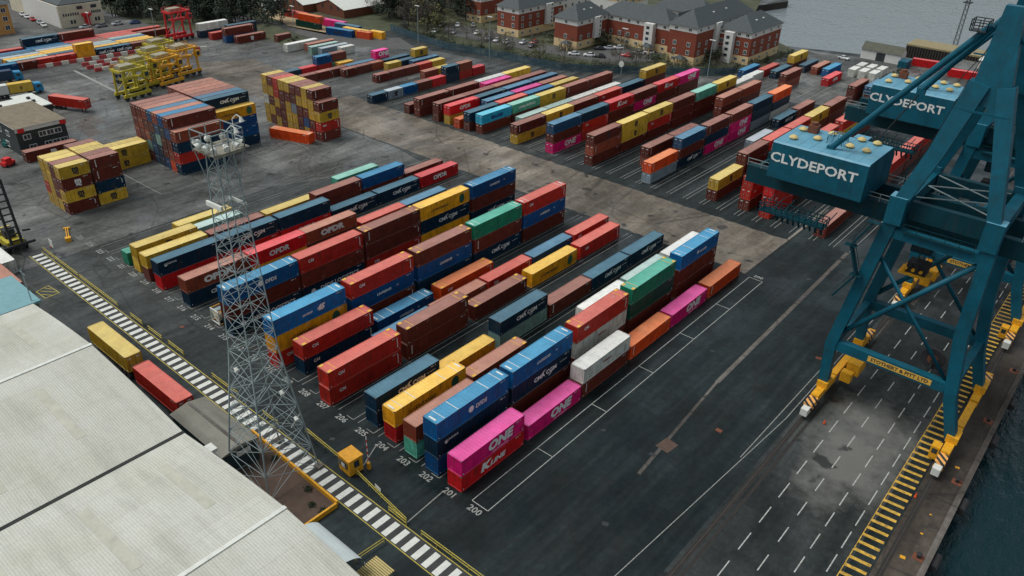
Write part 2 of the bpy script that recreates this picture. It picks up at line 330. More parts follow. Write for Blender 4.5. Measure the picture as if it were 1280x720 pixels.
# crane rails and their dark channels
mk = MB()
for x in (26.4, 44.3):
    mk.q((x-.35, -300, 3*Z), (x+.35, -300, 3*Z), (x+.35, 262, 3*Z), (x-.35, 262, 3*Z), m=1)
    mk.box(x-.04, x+.04, -300, 262, 3.2*Z, .06, 0)
mk.q((27.2, -300, 3*Z), (27.6, -300, 3*Z), (27.6, 262, 3*Z), (27.2, 262, 3*Z), m=1)
for x0, x1, y0, y1 in ((27.9, 28.6, 88, 97), (26.9, 27.1, 70, 80)): mk.q((x0, y0, 4*Z), (x1, y0, 4*Z), (x1, y1, 4*Z), (x0, y1, 4*Z), m=2)
struct('crane_rails', mk, [mat('rail_steel', (.11, .09, .08), .5, .6), mat('rail_channel', (.02, .018, .016), .9), stripc])
mk = MB(); mk.box(47.55, 48.25, -300, 262, .002, .14); struct('quay_kerb', mk, [stripc])

for i, (x, y, s_) in enumerate(((18.6, 33, 1), (14.2, 22.4, .9), (8.5, 50, .8), (22.2, 60, 1), (16.5, 8, .9), (-20, -4.6, .8), (-60, -4, .8), (10.6, 84, 1.1), (6.5, 22, .7))):
    mb = MB(); mb.box(-.45*s_, .45*s_, -.35*s_, .35*s_, 0, .012, 0); o = mb.build('drain_cover', [rust if i % 3 == 0 else dkgrey]); o.location = (x, y, .012); o.rotation_euler = (0, 0, .1*i); o['label'] = 'small square drain cover set in the asphalt, number %d from the quay' % (i+1) if False else 'small %s drain cover in the asphalt, %s' % ('rusty' if i % 3 == 0 else 'dark', ('between the brown strip and quay line', 'at the near end of the brown strip', 'right of the front row middle', 'left of the nearest crane', 'in the open asphalt before the strip', 'by the barrier left of the cabin', 'before the left slot numbers', 'beyond the front row end', 'right of the nearest white container')[i]); o['category'] = 'drain cover'; o['group'] = 'drain covers in the asphalt'
mb = MB(); mb.q((13.6, 24.2, 4*Z), (15.6, 24.0, 4*Z), (15.9, 26.4, 4*Z), (13.9, 26.7, 4*Z)); struct('asphalt_patch', mb, [soilm])
# ---------------------------------------------------------------- containers
m, nt, b = newmat('container_paint')
oi = N(nt, 'ShaderNodeObjectInfo'); g = N(nt, 'ShaderNodeNewGeometry'); tc = N(nt, 'ShaderNodeTexCoord')
off = N(nt, 'ShaderNodeVectorMath', operation='ADD'); sc_ = N(nt, 'ShaderNodeVectorMath', operation='SCALE'); sc_.inputs[3].default_value = 60
cx = N(nt, 'ShaderNodeCombineXYZ')
for i in range(3): nt.links.new(oi.outputs['Random'], cx.inputs[i])
nt.links.new(cx.outputs[0], sc_.inputs[0]); nt.links.new(sc_.outputs[0], off.inputs[0]); nt.links.new(tc.outputs['Object'], off.inputs[1])
def on(scale, det, mp_scale=(1, 1, 1)):
    mp = N(nt, 'ShaderNodeMapping'); mp.inputs['Scale'].default_value = mp_scale; nt.links.new(off.outputs[0], mp.inputs[0])
    n = N(nt, 'ShaderNodeTexNoise'); n.inputs['Scale'].default_value = scale; n.inputs['Detail'].default_value = det; n.inputs['Roughness'].default_value = .65
    nt.links.new(mp.outputs[0], n.inputs[0]); return n.outputs['Fac']
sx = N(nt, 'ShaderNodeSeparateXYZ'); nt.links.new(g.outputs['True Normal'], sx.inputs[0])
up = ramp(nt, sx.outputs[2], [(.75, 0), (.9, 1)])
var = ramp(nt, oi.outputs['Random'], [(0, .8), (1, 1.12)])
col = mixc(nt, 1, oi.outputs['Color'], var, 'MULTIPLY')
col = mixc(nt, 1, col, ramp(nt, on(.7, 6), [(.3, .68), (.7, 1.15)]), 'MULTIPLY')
# roofs made paler: sky light on tops painted in, plus bleaching and dust
skylit_fade = math_(nt, 'MULTIPLY', up, ramp(nt, on(.35, 5, (1, .5, 1)), [(.3, .6), (.7, .95)]))
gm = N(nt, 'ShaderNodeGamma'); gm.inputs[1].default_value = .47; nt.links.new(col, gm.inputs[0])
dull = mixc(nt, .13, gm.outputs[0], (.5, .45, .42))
col = mixc(nt, skylit_fade, col, dull)
# rust runs and grime on the walls, rust patches on roofs
col = mixc(nt, math_(nt, 'MULTIPLY', ramp(nt, on(2.4, 5, (1, 1, .12)), [(.52, 0), (.74, .72)]), math_(nt, 'SUBTRACT', 1.0, math_(nt, 'MULTIPLY', up, .85))), col, (.045, .028, .022))
col = mixc(nt, ramp(nt, on(.75, 8), [(.62, 0), (.76, .3)]), col, (.11, .05, .03))
col = mixc(nt, ramp(nt, on(.9, 6, (1, 1, 1.5)), [(.63, 0), (.75, .35)]), col, (.38, .36, .33))
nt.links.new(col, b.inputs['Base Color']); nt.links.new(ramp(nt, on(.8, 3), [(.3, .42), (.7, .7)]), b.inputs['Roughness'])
b.inputs['Specular IOR Level'].default_value = .22
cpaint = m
cast = mat('corner_casting_steel', (.12, .10, .09), .7, var=.3, scale=4, coord='obj')
rod = mat('door_rod_steel', (.3, .29, .27), .5, .3, coord='obj')
cwhite = mat('white_lettering', srgb(215, 218, 214), .6, var=.12, scale=2, dirt=.25, dirtc=(.25, .25, .25), coord='obj')
cdark = mat('dark_lettering', (.02, .02, .025), .6, coord='obj')
cgreen = mat('green_emblem', (.01, .09, .045), .6, coord='obj')
cyel = mat('yellow_marking', srgb(228, 178, 70), .6, var=.25, scale=3, dirt=.3, coord='obj')
cblue = mat('blue_lettering', srgb(10, 60, 130), .6, coord='obj')
cred = mat('red_lettering', srgb(150, 40, 40), .6, coord='obj')
W2 = 1.219
def side_profile(L, detail=True):
    """trapezoid corrugation along the length: list of (y, inset)"""
    n = int((L-.34)/.278); p = (L-.34)/n; pts = []
    for i in range(n):
        y = -L/2+.17+i*p
        pts += [(y, .012), (y+p*.27, .012), (y+p*.5, .05), (y+p*.77, .05)]
    pts.append((L/2-.17, .012)); return pts
_cm = {}
def container_meshes(L, h):
    if (L, h) in _cm: return _cm[(L, h)]
    mb = MB(); pr = side_profile(L)
    for s in (1, -1):
        for (y0, a), (y1, c) in zip(pr, pr[1:]):
            q = [(s*(W2-a), y0, .16), (s*(W2-c), y1, .16), (s*(W2-c), y1, h-.09), (s*(W2-a), y0, h-.09)]
            mb.q(*(q if s > 0 else q[::-1]))
        mb.box(min(s*(W2-.07), s*W2), max(s*(W2-.07), s*W2), -L/2+.16, L/2-.16, h-.1, h-.002)
        mb.box(min(s*(W2-.07), s*W2), max(s*(W2-.07), s*W2), -L/2+.16, L/2-.16, .03, .165)
        for e in (1, -1): mb.box(min(s*(W2-.15), s*W2), max(s*(W2-.15), s*W2), min(e*(L/2-.165), e*(L/2)), max(e*(L/2-.165), e*(L/2)), .118, h-.118)
    # closed end at -Y, door frame at +Y
    n = 8; p = (2*W2-.3)/n
    for i in range(n):
        x = -W2+.15+i*p
        pp = [(x, .015), (x+p*.3, .015), (x+p*.5, .055), (x+p*.8, .055), (x+p, .015)]
        for (a, c), (a2, c2) in zip(pp, pp[1:]): mb.q((a, -L/2+c, .16), (a2, -L/2+c2, .16), (a2, -L/2+c2, h-.1), (a, -L/2+c, h-.1))
    for e in (1, -1):
        a, c = sorted((e*(L/2-.1), e*(L/2-.004)))
        mb.box(-W2+.15, W2-.15, a, c, h-.12, h-.004); mb.box(-W2+.15, W2-.15, a, c, .03, .165)
    nr = int(L/.55); rp = (L-.32)/nr                             # roof with shallow corrugations across
    for i in range(nr):
        y = -L/2+.16+i*rp
        for a, c, z0, z1 in ((0, .4, 0, 0), (.4, .5, 0, -.02), (.5, .9, -.02, -.02), (.9, 1, -.02, 0)):
            mb.q((-W2+.06, y+a*rp, h-.028+z0), (W2-.06, y+a*rp, h-.028+z0), (W2-.06, y+c*rp, h-.028+z1), (-W2+.06, y+c*rp, h-.028+z1))
    mb.q((-W2+.06, -L/2+.1, .1), (-W2+.06, L/2-.1, .1), (W2-.06, L/2-.1, .1), (W2-.06, -L/2+.1, .1))
    for s in (1, -1):
        for e in (1, -1):
            for z in (0, h-.118):
                x0, x1 = sorted((s*(W2-.162), s*(W2+.003))); y0, y1 = sorted((e*(L/2-.178), e*(L/2+.003)))
                mb.box(x0, x1, y0, y1, z, z+.118, 1)
    body = mb.mesh('container_body', [cpaint, cast])
    ds = []
    for s in (-1, 1):
        d = MB(); x0, x1 = (-1.06, -.01) if s < 0 else (.01, 1.06)
        d.box(x0, x1, L/2-.07, L/2-.03, .17, h-.125, 0)
        for z in (.5, .95, 1.4, 1.85, 2.2): d.box(x0+.04, x1-.04, L/2-.03, L/2-.018, z, z+.12, 0)
        for xx in (.27, .78):
            d.tube((s*xx, L/2+.008, .19), (s*xx, L/2+.008, h-.15), .022, 6, 1)
            for z in (.3, 1.0, h-.4): d.box(s*xx-.05, s*xx+.05, L/2-.03, L/2-.012, z, z+.07, 1)
        d.box(min(s*.3, s*.75), max(s*.3, s*.75), L/2+.012, L/2+.03, 1.0, 1.06, 1)
        d.box(min(s*.4, s*.9), max(s*.4, s*.9), L/2-.016, L/2-.012, h-.6, h-.42, 2)
        ds.append(d.mesh('container_door', [cpaint, rod, cwhite]))
    _cm[(L, h)] = (body, ds); return _cm[(L, h)]
def arc(mb, cy, cz, r, a0, a1, w, fn, m=0, n=8):
    for i in range(n):
        t0 = math.radians(a0+(a1-a0)*i/n); t1 = math.radians(a0+(a1-a0)*(i+1)/n)
        w0 = w*math.sin(math.pi*(i+.15)/(n+.3)); w1 = w*math.sin(math.pi*(i+1.15)/(n+.3)) if i < n-1 else w*.2
        p = lambda t, r_: fn(cy+math.cos(t)*r_*1.5, cz+math.sin(t)*r_, .004)
        mb.q(p(t0, r-w0), p(t1, r-w1), p(t1, r+w1), p(t0, r+w0), m=m)
def disc(mb, cy, cz, r, fn, m=0, n=16, ry=1):
    mb.q(*[fn(cy+math.cos(2*math.pi*i/n)*r*ry, cz+math.sin(2*math.pi*i/n)*r, .004) for i in range(n)], m=m)
_lm = {}
LM = [cwhite, cdark, cgreen, cblue, cred, cyel]
def lettering(kind, L, h):
    """words and emblems painted on the long side that faces +X"""
    if (kind, L, h) in _lm: return _lm[(kind, L, h)]
    mb = MB(); F = lambda x, y, z: (W2+.006+z, x, h/2+y)
    T = lambda t, s, yc, zc=0, m=0, bold=.02, sh=0, sx=1: add_text(mb, t, s, lambda x, y, z: F(x+yc*L-L/2, y+zc, z), m, bold, sh, sx=sx)
    if kind == 'ONE': T('ONE', 1.95, .6, .12, bold=.05, sh=.15, sx=1.15); T('OCEAN NETWORK EXPRESS', .24, .6, -.95)
    elif kind == 'KL': T('K', 1.7, .36, .1, bold=.06, sh=.2, sx=1.4); T('LINE', 1.05, .56, -.1, bold=.04, sh=.2, sx=1.35)
    elif kind == 'OP': T('OPDR', 1.4, .5, 0, bold=.045, sh=.05, sx=1.15)
    elif kind == 'OB': T('OPDR', 1.55, .5, 0, bold=.07, sx=1.3)
    elif kind == 'CM':
        T('CMA CGM', .98, .55, 0, bold=.04, sx=1.15); arc(mb, .55*L-L/2+.3, -.1, .85, 100, 165, .09, F); arc(mb, .55*L-L/2+.3, .05, .85, -75, -10, .09, F)
        T('CMA CGM GROUP', .2, .86, .2)
    elif kind == 'DF': disc(mb, .46*L-L/2, .1, .5, F); T('DFDS', .9, .6, 0, bold=.03, sh=.1)
    elif kind == 'DL': disc(mb, .16*L-L/2, .1, .5, F); T('DFDS LOGISTICS', 1.15, .58, 0, bold=.03, sh=.1)
    elif kind == 'CO': T('CONTARGO', .75, .4, -.1, 1, .02); disc(mb, .84*L-L/2, 0, 1.0, F, 2, 14, .75); T('im', .5, .22, -.1, 4)
    elif kind in ('MS', 'MW'):
        c = 1 if kind == 'MS' else 0
        T('m', 1.5, .52, .38, c, .06, 0, 1.1); T('sc', 1.15, .52, -.42, c, .06, 0, 1.1)
    elif kind == 'CA': T('CAI', .72, .17, .35, bold=.03); vmarks(mb, F, L*.5-.8, .9)
    elif kind == 'UN': T('UNIFEEDER', .62, .5, .1, sh=.25, bold=.02); T('A/S', .3, .72, .2, sh=.25)
    elif kind == 'SA': T('SAMSKIP', .5, .46, -.1, bold=.02); T('45', 1.3, .64, 0, bold=.06, sh=.3)
    elif kind == 'ST': disc(mb, .44*L-L/2, .1, .35, F); T('samskip', .8, .58, 0, bold=.02, sh=.1)
    elif kind == 'CH': T('CHINA SHIPPING', .95, .52, 0, bold=.03)
    elif kind == 'CR': T('SEALAND', 1.1, .5, -.1, 3, .08)
    elif kind == 'GY': T('MAERSK', 1.1, .5, 0, 1, .03)
    elif kind == 'WX': T('GRIMALDI', .5, .5, .1, 4, .02)
    elif kind == 'BF': T('BULKHAUL', .45, .2, .6, bold=.02); disc(mb, .12*L-L/2, .5, .3, F)
    elif kind == 'TX': vmarks(mb, F, -L*.5+.9, 1.0)
    elif kind == 'PL': vmarks(mb, F, L*.5-.7, .7, 4)
    idm(mb, F, L, h)
    _lm[(kind, L, h)] = mb.mesh('container_lettering', LM); return _lm[(kind, L, h)]
def vmarks(mb, F, y, z, n=7):
    for i in range(n): mb.q(F(y, z-i*.24-.17, .004), F(y+.2, z-i*.24-.17, .004), F(y+.2, z-i*.24, .004), F(y, z-i*.24, .004))
def idm(mb, F, L, h):
    for i in range(5):
        if i == 3: continue
        y = L/2-1.7+i*.2; mb.q(F(y, h/2-.42, .004), F(y+.13, h/2-.42, .004), F(y+.13, h/2-.27, .004), F(y, h/2-.27, .004))
    for e in (-1, 1): y = e*(L/2-.35); mb.q(F(y-.07, -h/2+.32, .004), F(y+.07, -h/2+.32, .004), F(y+.07, -h/2+.48, .004), F(y-.07, -h/2+.48, .004))
_rm = {}
def roofmarks(kind, L, h):
    if (kind, L, h) in _rm: return _rm[(kind, L, h)]
    mb = MB(); z = h+.004
    r = lambda x0, x1, y0, y1, m: mb.q((x0, y0, z), (x1, y0, z), (x1, y1, z), (x0, y1, z), m=m)
    c = 5 if kind == 'y' else 0
    for e in (-1, 1):
        y = e*(L/2-1.55); r(-W2+.1, W2-.1, y-.05, y+.05, c)
        if kind == 'y':
            for s in (-1, 1): a = sorted((s*.72, s*(W2-.03))); q = sorted((e*(L/2-.9), e*(L/2-.2))); r(a[0], a[1], q[0], q[1], c)
        else: y = e*(L/2-.5); r(-.6, .6, y-.14, y+.14, c)
        if kind == 'W': y = e*(L*.21); r(-W2+.1, W2-.1, y-.06, y+.06, 0)
    _rm[(kind, L, h)] = mb.mesh('roof_marking', LM); return _rm[(kind, L, h)]
COL = {'K': (srgb(100, 42, 30), 'brown'), 'N': (srgb(4, 44, 66), 'navy'), 'U': (srgb(2, 70, 122), 'blue'), 'D': (srgb(4, 92, 150), 'bright blue'),
       'R': (srgb(196, 24, 28), 'bright red'), 'S': (srgb(184, 42, 30), 'faded red'), 'O': (srgb(212, 72, 20), 'orange'), 'P': (srgb(218, 22, 112), 'pink'),
       'Y': (srgb(232, 160, 26), 'orange-yellow'), 'M': (srgb(196, 158, 48), 'mustard yellow'), 'W': (srgb(205, 208, 198), 'white'), 'G': (srgb(16, 122, 92), 'green'),
       'L': (srgb(128, 165, 155), 'pale grey-green'), 'C': (srgb(36, 160, 195), 'cyan'), 'T': (srgb(84, 168, 142), 'sea green'), 'A': (srgb(130, 148, 158), 'light grey'),
       'B': (srgb(20, 72, 108), 'slate blue'), 'Q': (srgb(140, 66, 44), 'reddish brown'), 'F': (srgb(8, 66, 52), 'dark green')}
ORD = ['first', 'second', 'third', 'fourth', 'fifth', 'sixth', 'seventh', 'eighth', 'ninth', 'tenth', 'eleventh', 'twelfth', 'thirteenth', 'fourteenth', 'fifteenth', 'sixteenth', 'seventeenth', 'eighteenth', 'nineteenth', 'twentieth', 'twenty-first', 'twenty-second', 'twenty-third']
CONT = []     # every container: dict(x right side or centre, y, z, L, h, code, door, rot, label, group)
def add_row(block, row, x, h, stacks, door=1, group=None, L0=12.19, rowword='row'):
    """x: the side nearest the quay; stacks: (y of near end, codes bottom to top separated by spaces[, L])"""
    for i, st in enumerate(stacks):
        y, codes = st[0], st[1].split(); L = st[2] if len(st) > 2 else L0; n = len(codes)
        for j, cd in enumerate(codes):
            c = COL[cd[0]][1]; pos = ('alone as' if n == 1 else {0: 'bottom of', n-1: 'top of'}.get(j, {1: 'second up in', 2: 'third up in', 3: 'fourth up in'}.get(j, 'fifth up in')))
            if n == 3 and j == 1: pos = 'middle of'
            lab = '%s container, %s %s stack, %s %s of %s' % (c, pos, ORD[i] if len(stacks) > 1 else 'the only', ORD[row], rowword, block)
            CONT.append(dict(x=x-W2, y=y+L/2, z=j*h, L=L, h=h, cd=cd, door=door, rot=0, label=lab, group=group))
# letters after the colour: lettering key; '+y' '+w' '+W' roof markings
NB = 'the near block'; G1 = 'containers stacked in the near block'
add_row(NB, 0, 0, 2.6, [(0, 'RKL PONE'), (13.1, 'PONE'), (25.6, 'KTX WWX'), (38.5, 'OTX'), (51.1, 'PONE'), (64.1, 'OTX')], group=G1)
add_row(NB, 1, -4.28, 2.9, [(.1, 'ULT NBF DDF+W'), (14.6, 'K NCM DUN+W'), (29.5, 'K WWX SCA+y'), (44.5, 'K F G+y'), (60.0, 'K KPL DST+W')], L0=13.72, group=G1)
add_row(NB, 2, -8.6, 2.75, [(.4, 'T Q'), (38.4, 'L W'), (51.4, 'L L'), (64.4, 'L W')], group=G1)
add_row(NB, 3, -12.84, 2.75, [(.6, 'R YCO+W', 13.72), (15.8, 'Q+y')], L0=12.6, group=G1)
add_row(NB, 4, -17.12, 2.6, [(1.0, 'N NCM'), (13.4, 'Y'), (26.7, 'L NCM'), (39.5, 'KTX'), (52.0, 'NCM'), (64.6, 'NCM')], group=G1)
add_row(NB, 5, -25.74, 2.9, [(-.3, 'SCA SCA+y'), (14.7, 'KTX KPL+y'), (30.1, 'KPL+y'), (45.2, 'YCO'), (60, 'SCA')], L0=13.72, group=G1)
add_row(NB, 6, -30.02, 2.6, [(13, 'B'), (25.6, 'Q'), (38.3, 'SCA'), (50.9, 'B'), (63.7, 'SCA')], group=G1)
add_row(NB, 7, -34.3, 2.75, [(1.6, 'NCA SCA+y', 13.72), (16.2, 'UUN+W'), (30.6, 'OCA+y', 13.72)], L0=12.6, group=G1)
add_row(NB, 8, -38.58, 2.9, [(-.2, 'SCA YCO DSA+w'), (14.6, 'KPL UUN SCA+y'), (29.3, 'N UUN K+y'), (43.7, 'NCM KTX G+w'), (58.1, 'KPL UUN SCA+w')], L0=13.72, group=G1)
add_row(NB, 9, -51.42, 2.9, [(.1, 'NDL K DDF+W'), (14.1, 'NDL K SCA'), (28.4, 'SCA KPL KTX+y'), (42.2, 'Y NCM YCO'), (56.9, 'NCM K UUN+w')], L0=13.72, group=G1)
add_row(NB, 10, -64.4, 2.65, [(.1, 'NCM QOB'), (12.5, 'Y ROP'), (24.7, 'K QOB'), (38.0, 'SCA'), (50.3, 'B')], group=G1)
add_row(NB, 11, -73.0, 2.75, [(-.2, 'RPL NBF'), (12.1, 'R NCM'), (24.8, 'ROP N'), (37.4, 'NCM'), (50.0, 'NCM'), (62.7, 'ROP')], group=G1)
add_row(NB, 12, -77.3, 2.6, [(-.2, 'K MMS'), (36.7, 'K KPL'), (49.4, 'K U'), (61.9, 'K')], group=G1)
add_row(NB, 13, -81.7, 2.6, [(.2, 'M MMS'), (14.8, 'K'), (27.4, 'MMS')], group=G1)
add_row(NB, 14, -85.8, 2.6, [(.1, 'G', 6.06), (12.4, 'L'), (48.9, 'T')], group=G1)
add_row(NB, 15, -89.6, 2.6, [(12.3, 'MMS')], group=G1)
FB = 'the far block'; G2 = 'containers stacked in the far block'
def yy(*a): return list(a)
add_row(FB, 0, 6.0, 2.75, [(103, 'K'), (116, 'K'), (129, 'K S'), (142, 'K S'), (155, 'K S'), (168, 'K S')], -1, G2)
add_row(FB, 1, -6.6, 2.6, [(103.6, 'S SCA R'), (116.3, 'K S'), (129, 'K K')], -1, G2)
add_row(FB, 2, -11.9, 2.6, [(104.2, 'K SCA SCA'), (116.8, 'K K S'), (129.4, 'K K S'), (142, 'K K S'), (157.5, 'K MMS S'), (170.2, 'K K MMS')], -1, G2)
add_row(FB, 3, -19.7, 2.6, [(104, 'K MMS'), (117, 'K K KTX'), (129.8, 'K K S'), (142.6, 'K K S'), (155.4, 'K K MMS'), (168.5, 'K K K')], -1, G2)
add_row(FB, 4, -28.4, 2.6, [(140.5, 'A')], -1, G2)
add_row(FB, 5, -31.0, 2.6, [(162.6, 'NCM'), (176, 'KTX')], -1, G2)
add_row(FB, 6, -36.0, 2.6, [(102, 'A OTX'), (115.4, 'NCM K B'), (128.6, 'PONE N KTX'), (142, 'PONE PONE K'), (154.9, 'AGY N N'), (168, 'W N OTX')], -1, G2)
add_row(FB, 7, -42.0, 2.6, [(110.5, 'Q KTX'), (123, 'K K')], -1, G2)
add_row(FB, 8, -44.8, 2.6, [(153.5, 'K K Q'), (166, 'K K Q')], -1, G2)
add_row(FB, 9, -52.7, 2.6, [(101.8, 'K QTX KMS'), (114.5, 'K MMS MMS'), (127.2, 'K SCA MMS'), (139.9, 'K K K'), (152.6, 'K K TTX'), (165.4, 'K K MMS'), (178, 'L W')], -1, G2)
add_row(FB, 10, -64.9, 2.6, [(101.4, 'PONE K B'), (113.9, 'S SCA N'), (126.4, 'K K RKL'), (138.9, 'K PONE K'), (151.6, 'K K RKL'), (164.1, 'K KTX PONE')], -1, G2)
add_row(FB, 11, -75.9, 2.6, [(100.2, 'MMS KTX'), (112.6, 'K MMS'), (125, 'K K'), (137.4, 'K SCA'), (149.8, 'K N'), (162.2, 'K K MMS')], -1, G2)
add_row(FB, 12, -83.8, 2.6, [(111.5, 'L'), (123.9, 'L'), (136.3, 'W'), (148.8, 'W')], -1, G2)
add_row(FB, 13, -87.8, 2.6, [(99.6, 'K CCR'), (112.2, 'KTX TCH'), (124.6, 'MMS MMS'), (137.1, 'K KTX'), (149.6, 'K K')], -1, G2)
add_row(FB, 14, -91.6, 2.6, [(98.7, 'K N'), (111.3, 'K S'), (123.8, 'K UUN'), (136.2, 'K MMS'), (148.6, 'K')], -1, G2)
add_row(FB, 15, -95.1, 2.6, [(98.4, 'O'), (109.7, 'N B'), (122.3, 'K PONE'), (135, 'K Q')], -1, G2)
add_row(FB, 16, -99.3, 2.6, [(98.9, 'MMS ROP'), (110.6, 'K N'), (123, 'N B'), (135.5, 'K B')], -1, G2)
add_row(FB, 17, -103.2, 2.6, [(98.3, 'K KTX'), (110, 'K K'), (122.4, 'K Q'), (134.6, 'K K')], -1, G2)
add_row(FB, 18, -107.0, 2.6, [(122, 'A PONE'), (134.4, 'W')], -1, G2)
add_row(FB, 19, -110.0, 2.6, [(97.5, 'K KTX'), (110.1, 'K KTX'), (122.6, 'W W'), (135, 'M M')], -1, G2)
add_row(FB, 20, -114.2, 2.6, [(97.4, 'K'), (122.0, 'M'), (134.6, 'K')], -1, G2)
FC = 'the short container rows'; G3 = 'short containers in the rows by the perimeter'
add_row(FC, 0, -128.4, 2.6, [(95.8, 'NPL'), (102, 'AMS'), (108.2, 'U'), (114.4, 'K'), (120.6, 'RKL'), (126.8, 'NPL NPL'), (133, 'SPL QTX'), (139.3, 'RPL')], -1, G3, 6.06)
add_row(FC, 1, -136.2, 2.6, [(124.8, 'Q'), (131, 'M')], -1, G3, 6.06)
add_row(FC, 2, -143.9, 2.6, [(111, 'KTX'), (117.2, 'KMS'), (123.4, 'KPL'), (129.6, 'SPL'), (135.8, 'MMS')], -1, G3, 6.06)
add_row(FC, 3, -148.3, 2.6, [(131, 'B', 12.19)], -1, G3, 6.06)
add_row(FC, 4, -151.6, 2.6, [(122.6, 'MMS'), (128.8, 'N'), (135, 'N MMS')], -1, G3, 6.06)
add_row(FC, 5, -156.0, 2.6, [(107.6, 'KTX'), (113.2, 'KTX'), (119, 'Q'), (124.5, 'N', 12.19)], -1, G3, 6.06)
add_row(FC, 6, -159.0, 2.6, [(93.4, 'KTX'), (99.6, 'KPL'), (105.6, 'KPL'), (111.4, 'B', 12.19), (123.6, 'S PONE')], -1, G3, 6.06)
add_row(FC, 7, -163.4, 2.6, [(111.5, 'Y')], -1, G3, 6.06)
add_row(FC, 8, -166.4, 2.6, [(92.4, 'NPL'), (98.6, 'RPL'), (104.8, 'S U'), (111, 'T KMS')], -1, G3, 6.06)
# piles on the left, all door ends towards the walkway
def pile(name, group, xr, y, L, h, levels, door=-1, pitch=2.5):
    """levels: top to bottom, each a string of codes left to right, right-aligned at xr (dict x offset)"""
    n = len(levels)
    for j, (codes, dx) in enumerate(levels):
        cs = codes.split(); z = (n-1-j)*h
        for i, cd in enumerate(cs):
            x = xr+dx-(len(cs)-1-i)*pitch; c = COL[cd[0]][1]
            lv = 'top layer' if j == 0 else 'ground layer' if j == n-1 else '%s layer down' % ORD[j]
            CONT.append(dict(x=x-W2, y=y+L/2, z=z, L=L, h=h, cd=cd, door=door, rot=0, label='%s container, %s from right, %s of %s' % (c, ORD[len(cs)-1-i], lv, name), group=group))
pile('the tall mixed pile', 'containers in the tall mixed pile', -120.8, 29.3, 12.19, 2.6,
     [('K K Q B Q U KTX', 0), ('K Q K K B N U QTX', 2.5), ('Q K Q N L K K N', 2.5), ('Q K L B N K Q SPL', 2.5), ('K Q Q B N U O N', 2.5)])
pile('the pile with the leaf emblem', 'containers in the pile with the leaf emblem', -126.9, 42.2, 12.19, 2.6,
     [('Q Q Q Q K B NCM', 0), ('K K K K K K K YCO', 2.5), ('K K K K K K K UUN', 2.5), ('K K K K K K K UUN', 2.5), ('K K K K K K K N', 2.5)])
pile('the long short-container pile', 'containers in the long pile of short containers', -115.6, 65.6, 6.06, 2.6,
     [('M K S M M K K M KTX', 0), ('M M S K K K M M M KTX', 2.5), ('W K M K M A K K M MMS', 2.5), ('M M K K M M K U K SCA', 2.5), ('M K M K M M K M S KTX', 2.5)])
pile('the corner pile', 'containers in the corner pile', -115.3, 2.3, 6.06, 2.6,
     [('M M K MMS', 0), ('M M K KMW', 0), ('S M K MMS', 0), ('M M M KPL', 0)])
pile('corner pile rear half', 'containers in the corner pile', -115.6, 8.8, 6.06, 2.6,
     [('K M M K KTX', 0), ('K M M K KTX', 0), ('K M M K NPL', 0), ('K M M K MMS', 0)])
pile('the low pair beside the corner pile', 'containers in the corner pile', -131.6, 16.4, 12.19, 2.6, [('M MMS', 0), ('M MMS', 0)])
def one(x, y, z, L, h, cd, rz, lab, door=-1, grp=None): CONT.append(dict(x=x, y=y, z=z, L=L, h=h, cd=cd, door=door, rot=rz, label=lab, group=grp))
rad = math.radians
one(-120.4, 61.4, 0, 12.19, 2.6, 'O+w', rad(-71), 'orange container lying askew on the ground before the long pile')
one(-152.2, 14, 0, 12.19, 2.6, 'KMW', 0, 'brown container with white emblem beside the dark office block')
one(-184, 32.6, 1.1, 12.19, 2.6, 'S', rad(-66), 'faded red container on a trailer behind the office block', 1)
one(-58.5, -15.35, 1.25, 12.19, 2.75, 'M', rad(-90), 'mustard container on a trailer between the warehouse and walkway', 1)
one(-43.6, -15.6, 1.25, 12.19, 2.75, 'S', rad(-90), 'faded red container on a trailer between warehouse and walkway', 1)
one(-94.9, -18.1, 0, 12.19, 2.6, 'Q', rad(-90), 'reddish brown container behind the pale blue roof at the left edge', 1)
one(-104.2, -15.8, 0, 12.19, 2.6, 'W', rad(-90), 'cream container at the left edge behind a brown one', 1)
G4 = 'containers in the low rows at the upper left'
TLR = [(-252.7, [(35, 'S'), (47.5, 'N NCM'), (59.6, 'S KTX'), (72.2, 'S'), (84.6, 'S')]), (-250.1, [(47.6, 'U'), (60, 'R'), (72.4, 'S')]), (-247.5, [(36, 'U'), (48.4, 'B'), (60.8, 'K'), (73, 'S'), (85.4, 'K')]),
       (-244.9, [(36, 'N'), (48.6, 'A'), (61, 'K'), (73.4, 'L')]), (-242.3, [(36.4, 'A'), (48.8, 'Y'), (61, 'L'), (73.4, 'B')]), (-239.7, [(36.6, 'Y'), (49, 'Y'), (61.2, 'A'), (73.6, 'Y')]),
       (-237.1, [(36.8, 'L'), (49.2, 'N'), (61.4, 'Y'), (74, 'Y')])]
for ri, (x, st) in enumerate(TLR):
    for i, (y, codes) in enumerate(st):
        cs = codes.split()
        for j, cd in enumerate(cs):
            one(x-W2, y+6.1, j*2.6, 12.19, 2.6, cd, 0, '%s container, %s, %s from left, %s low row' % (COL[cd[0]][1], 'upper' if j else 'lower' if len(cs) > 1 else 'single', ORD[i], ORD[ri]), grp=G4)
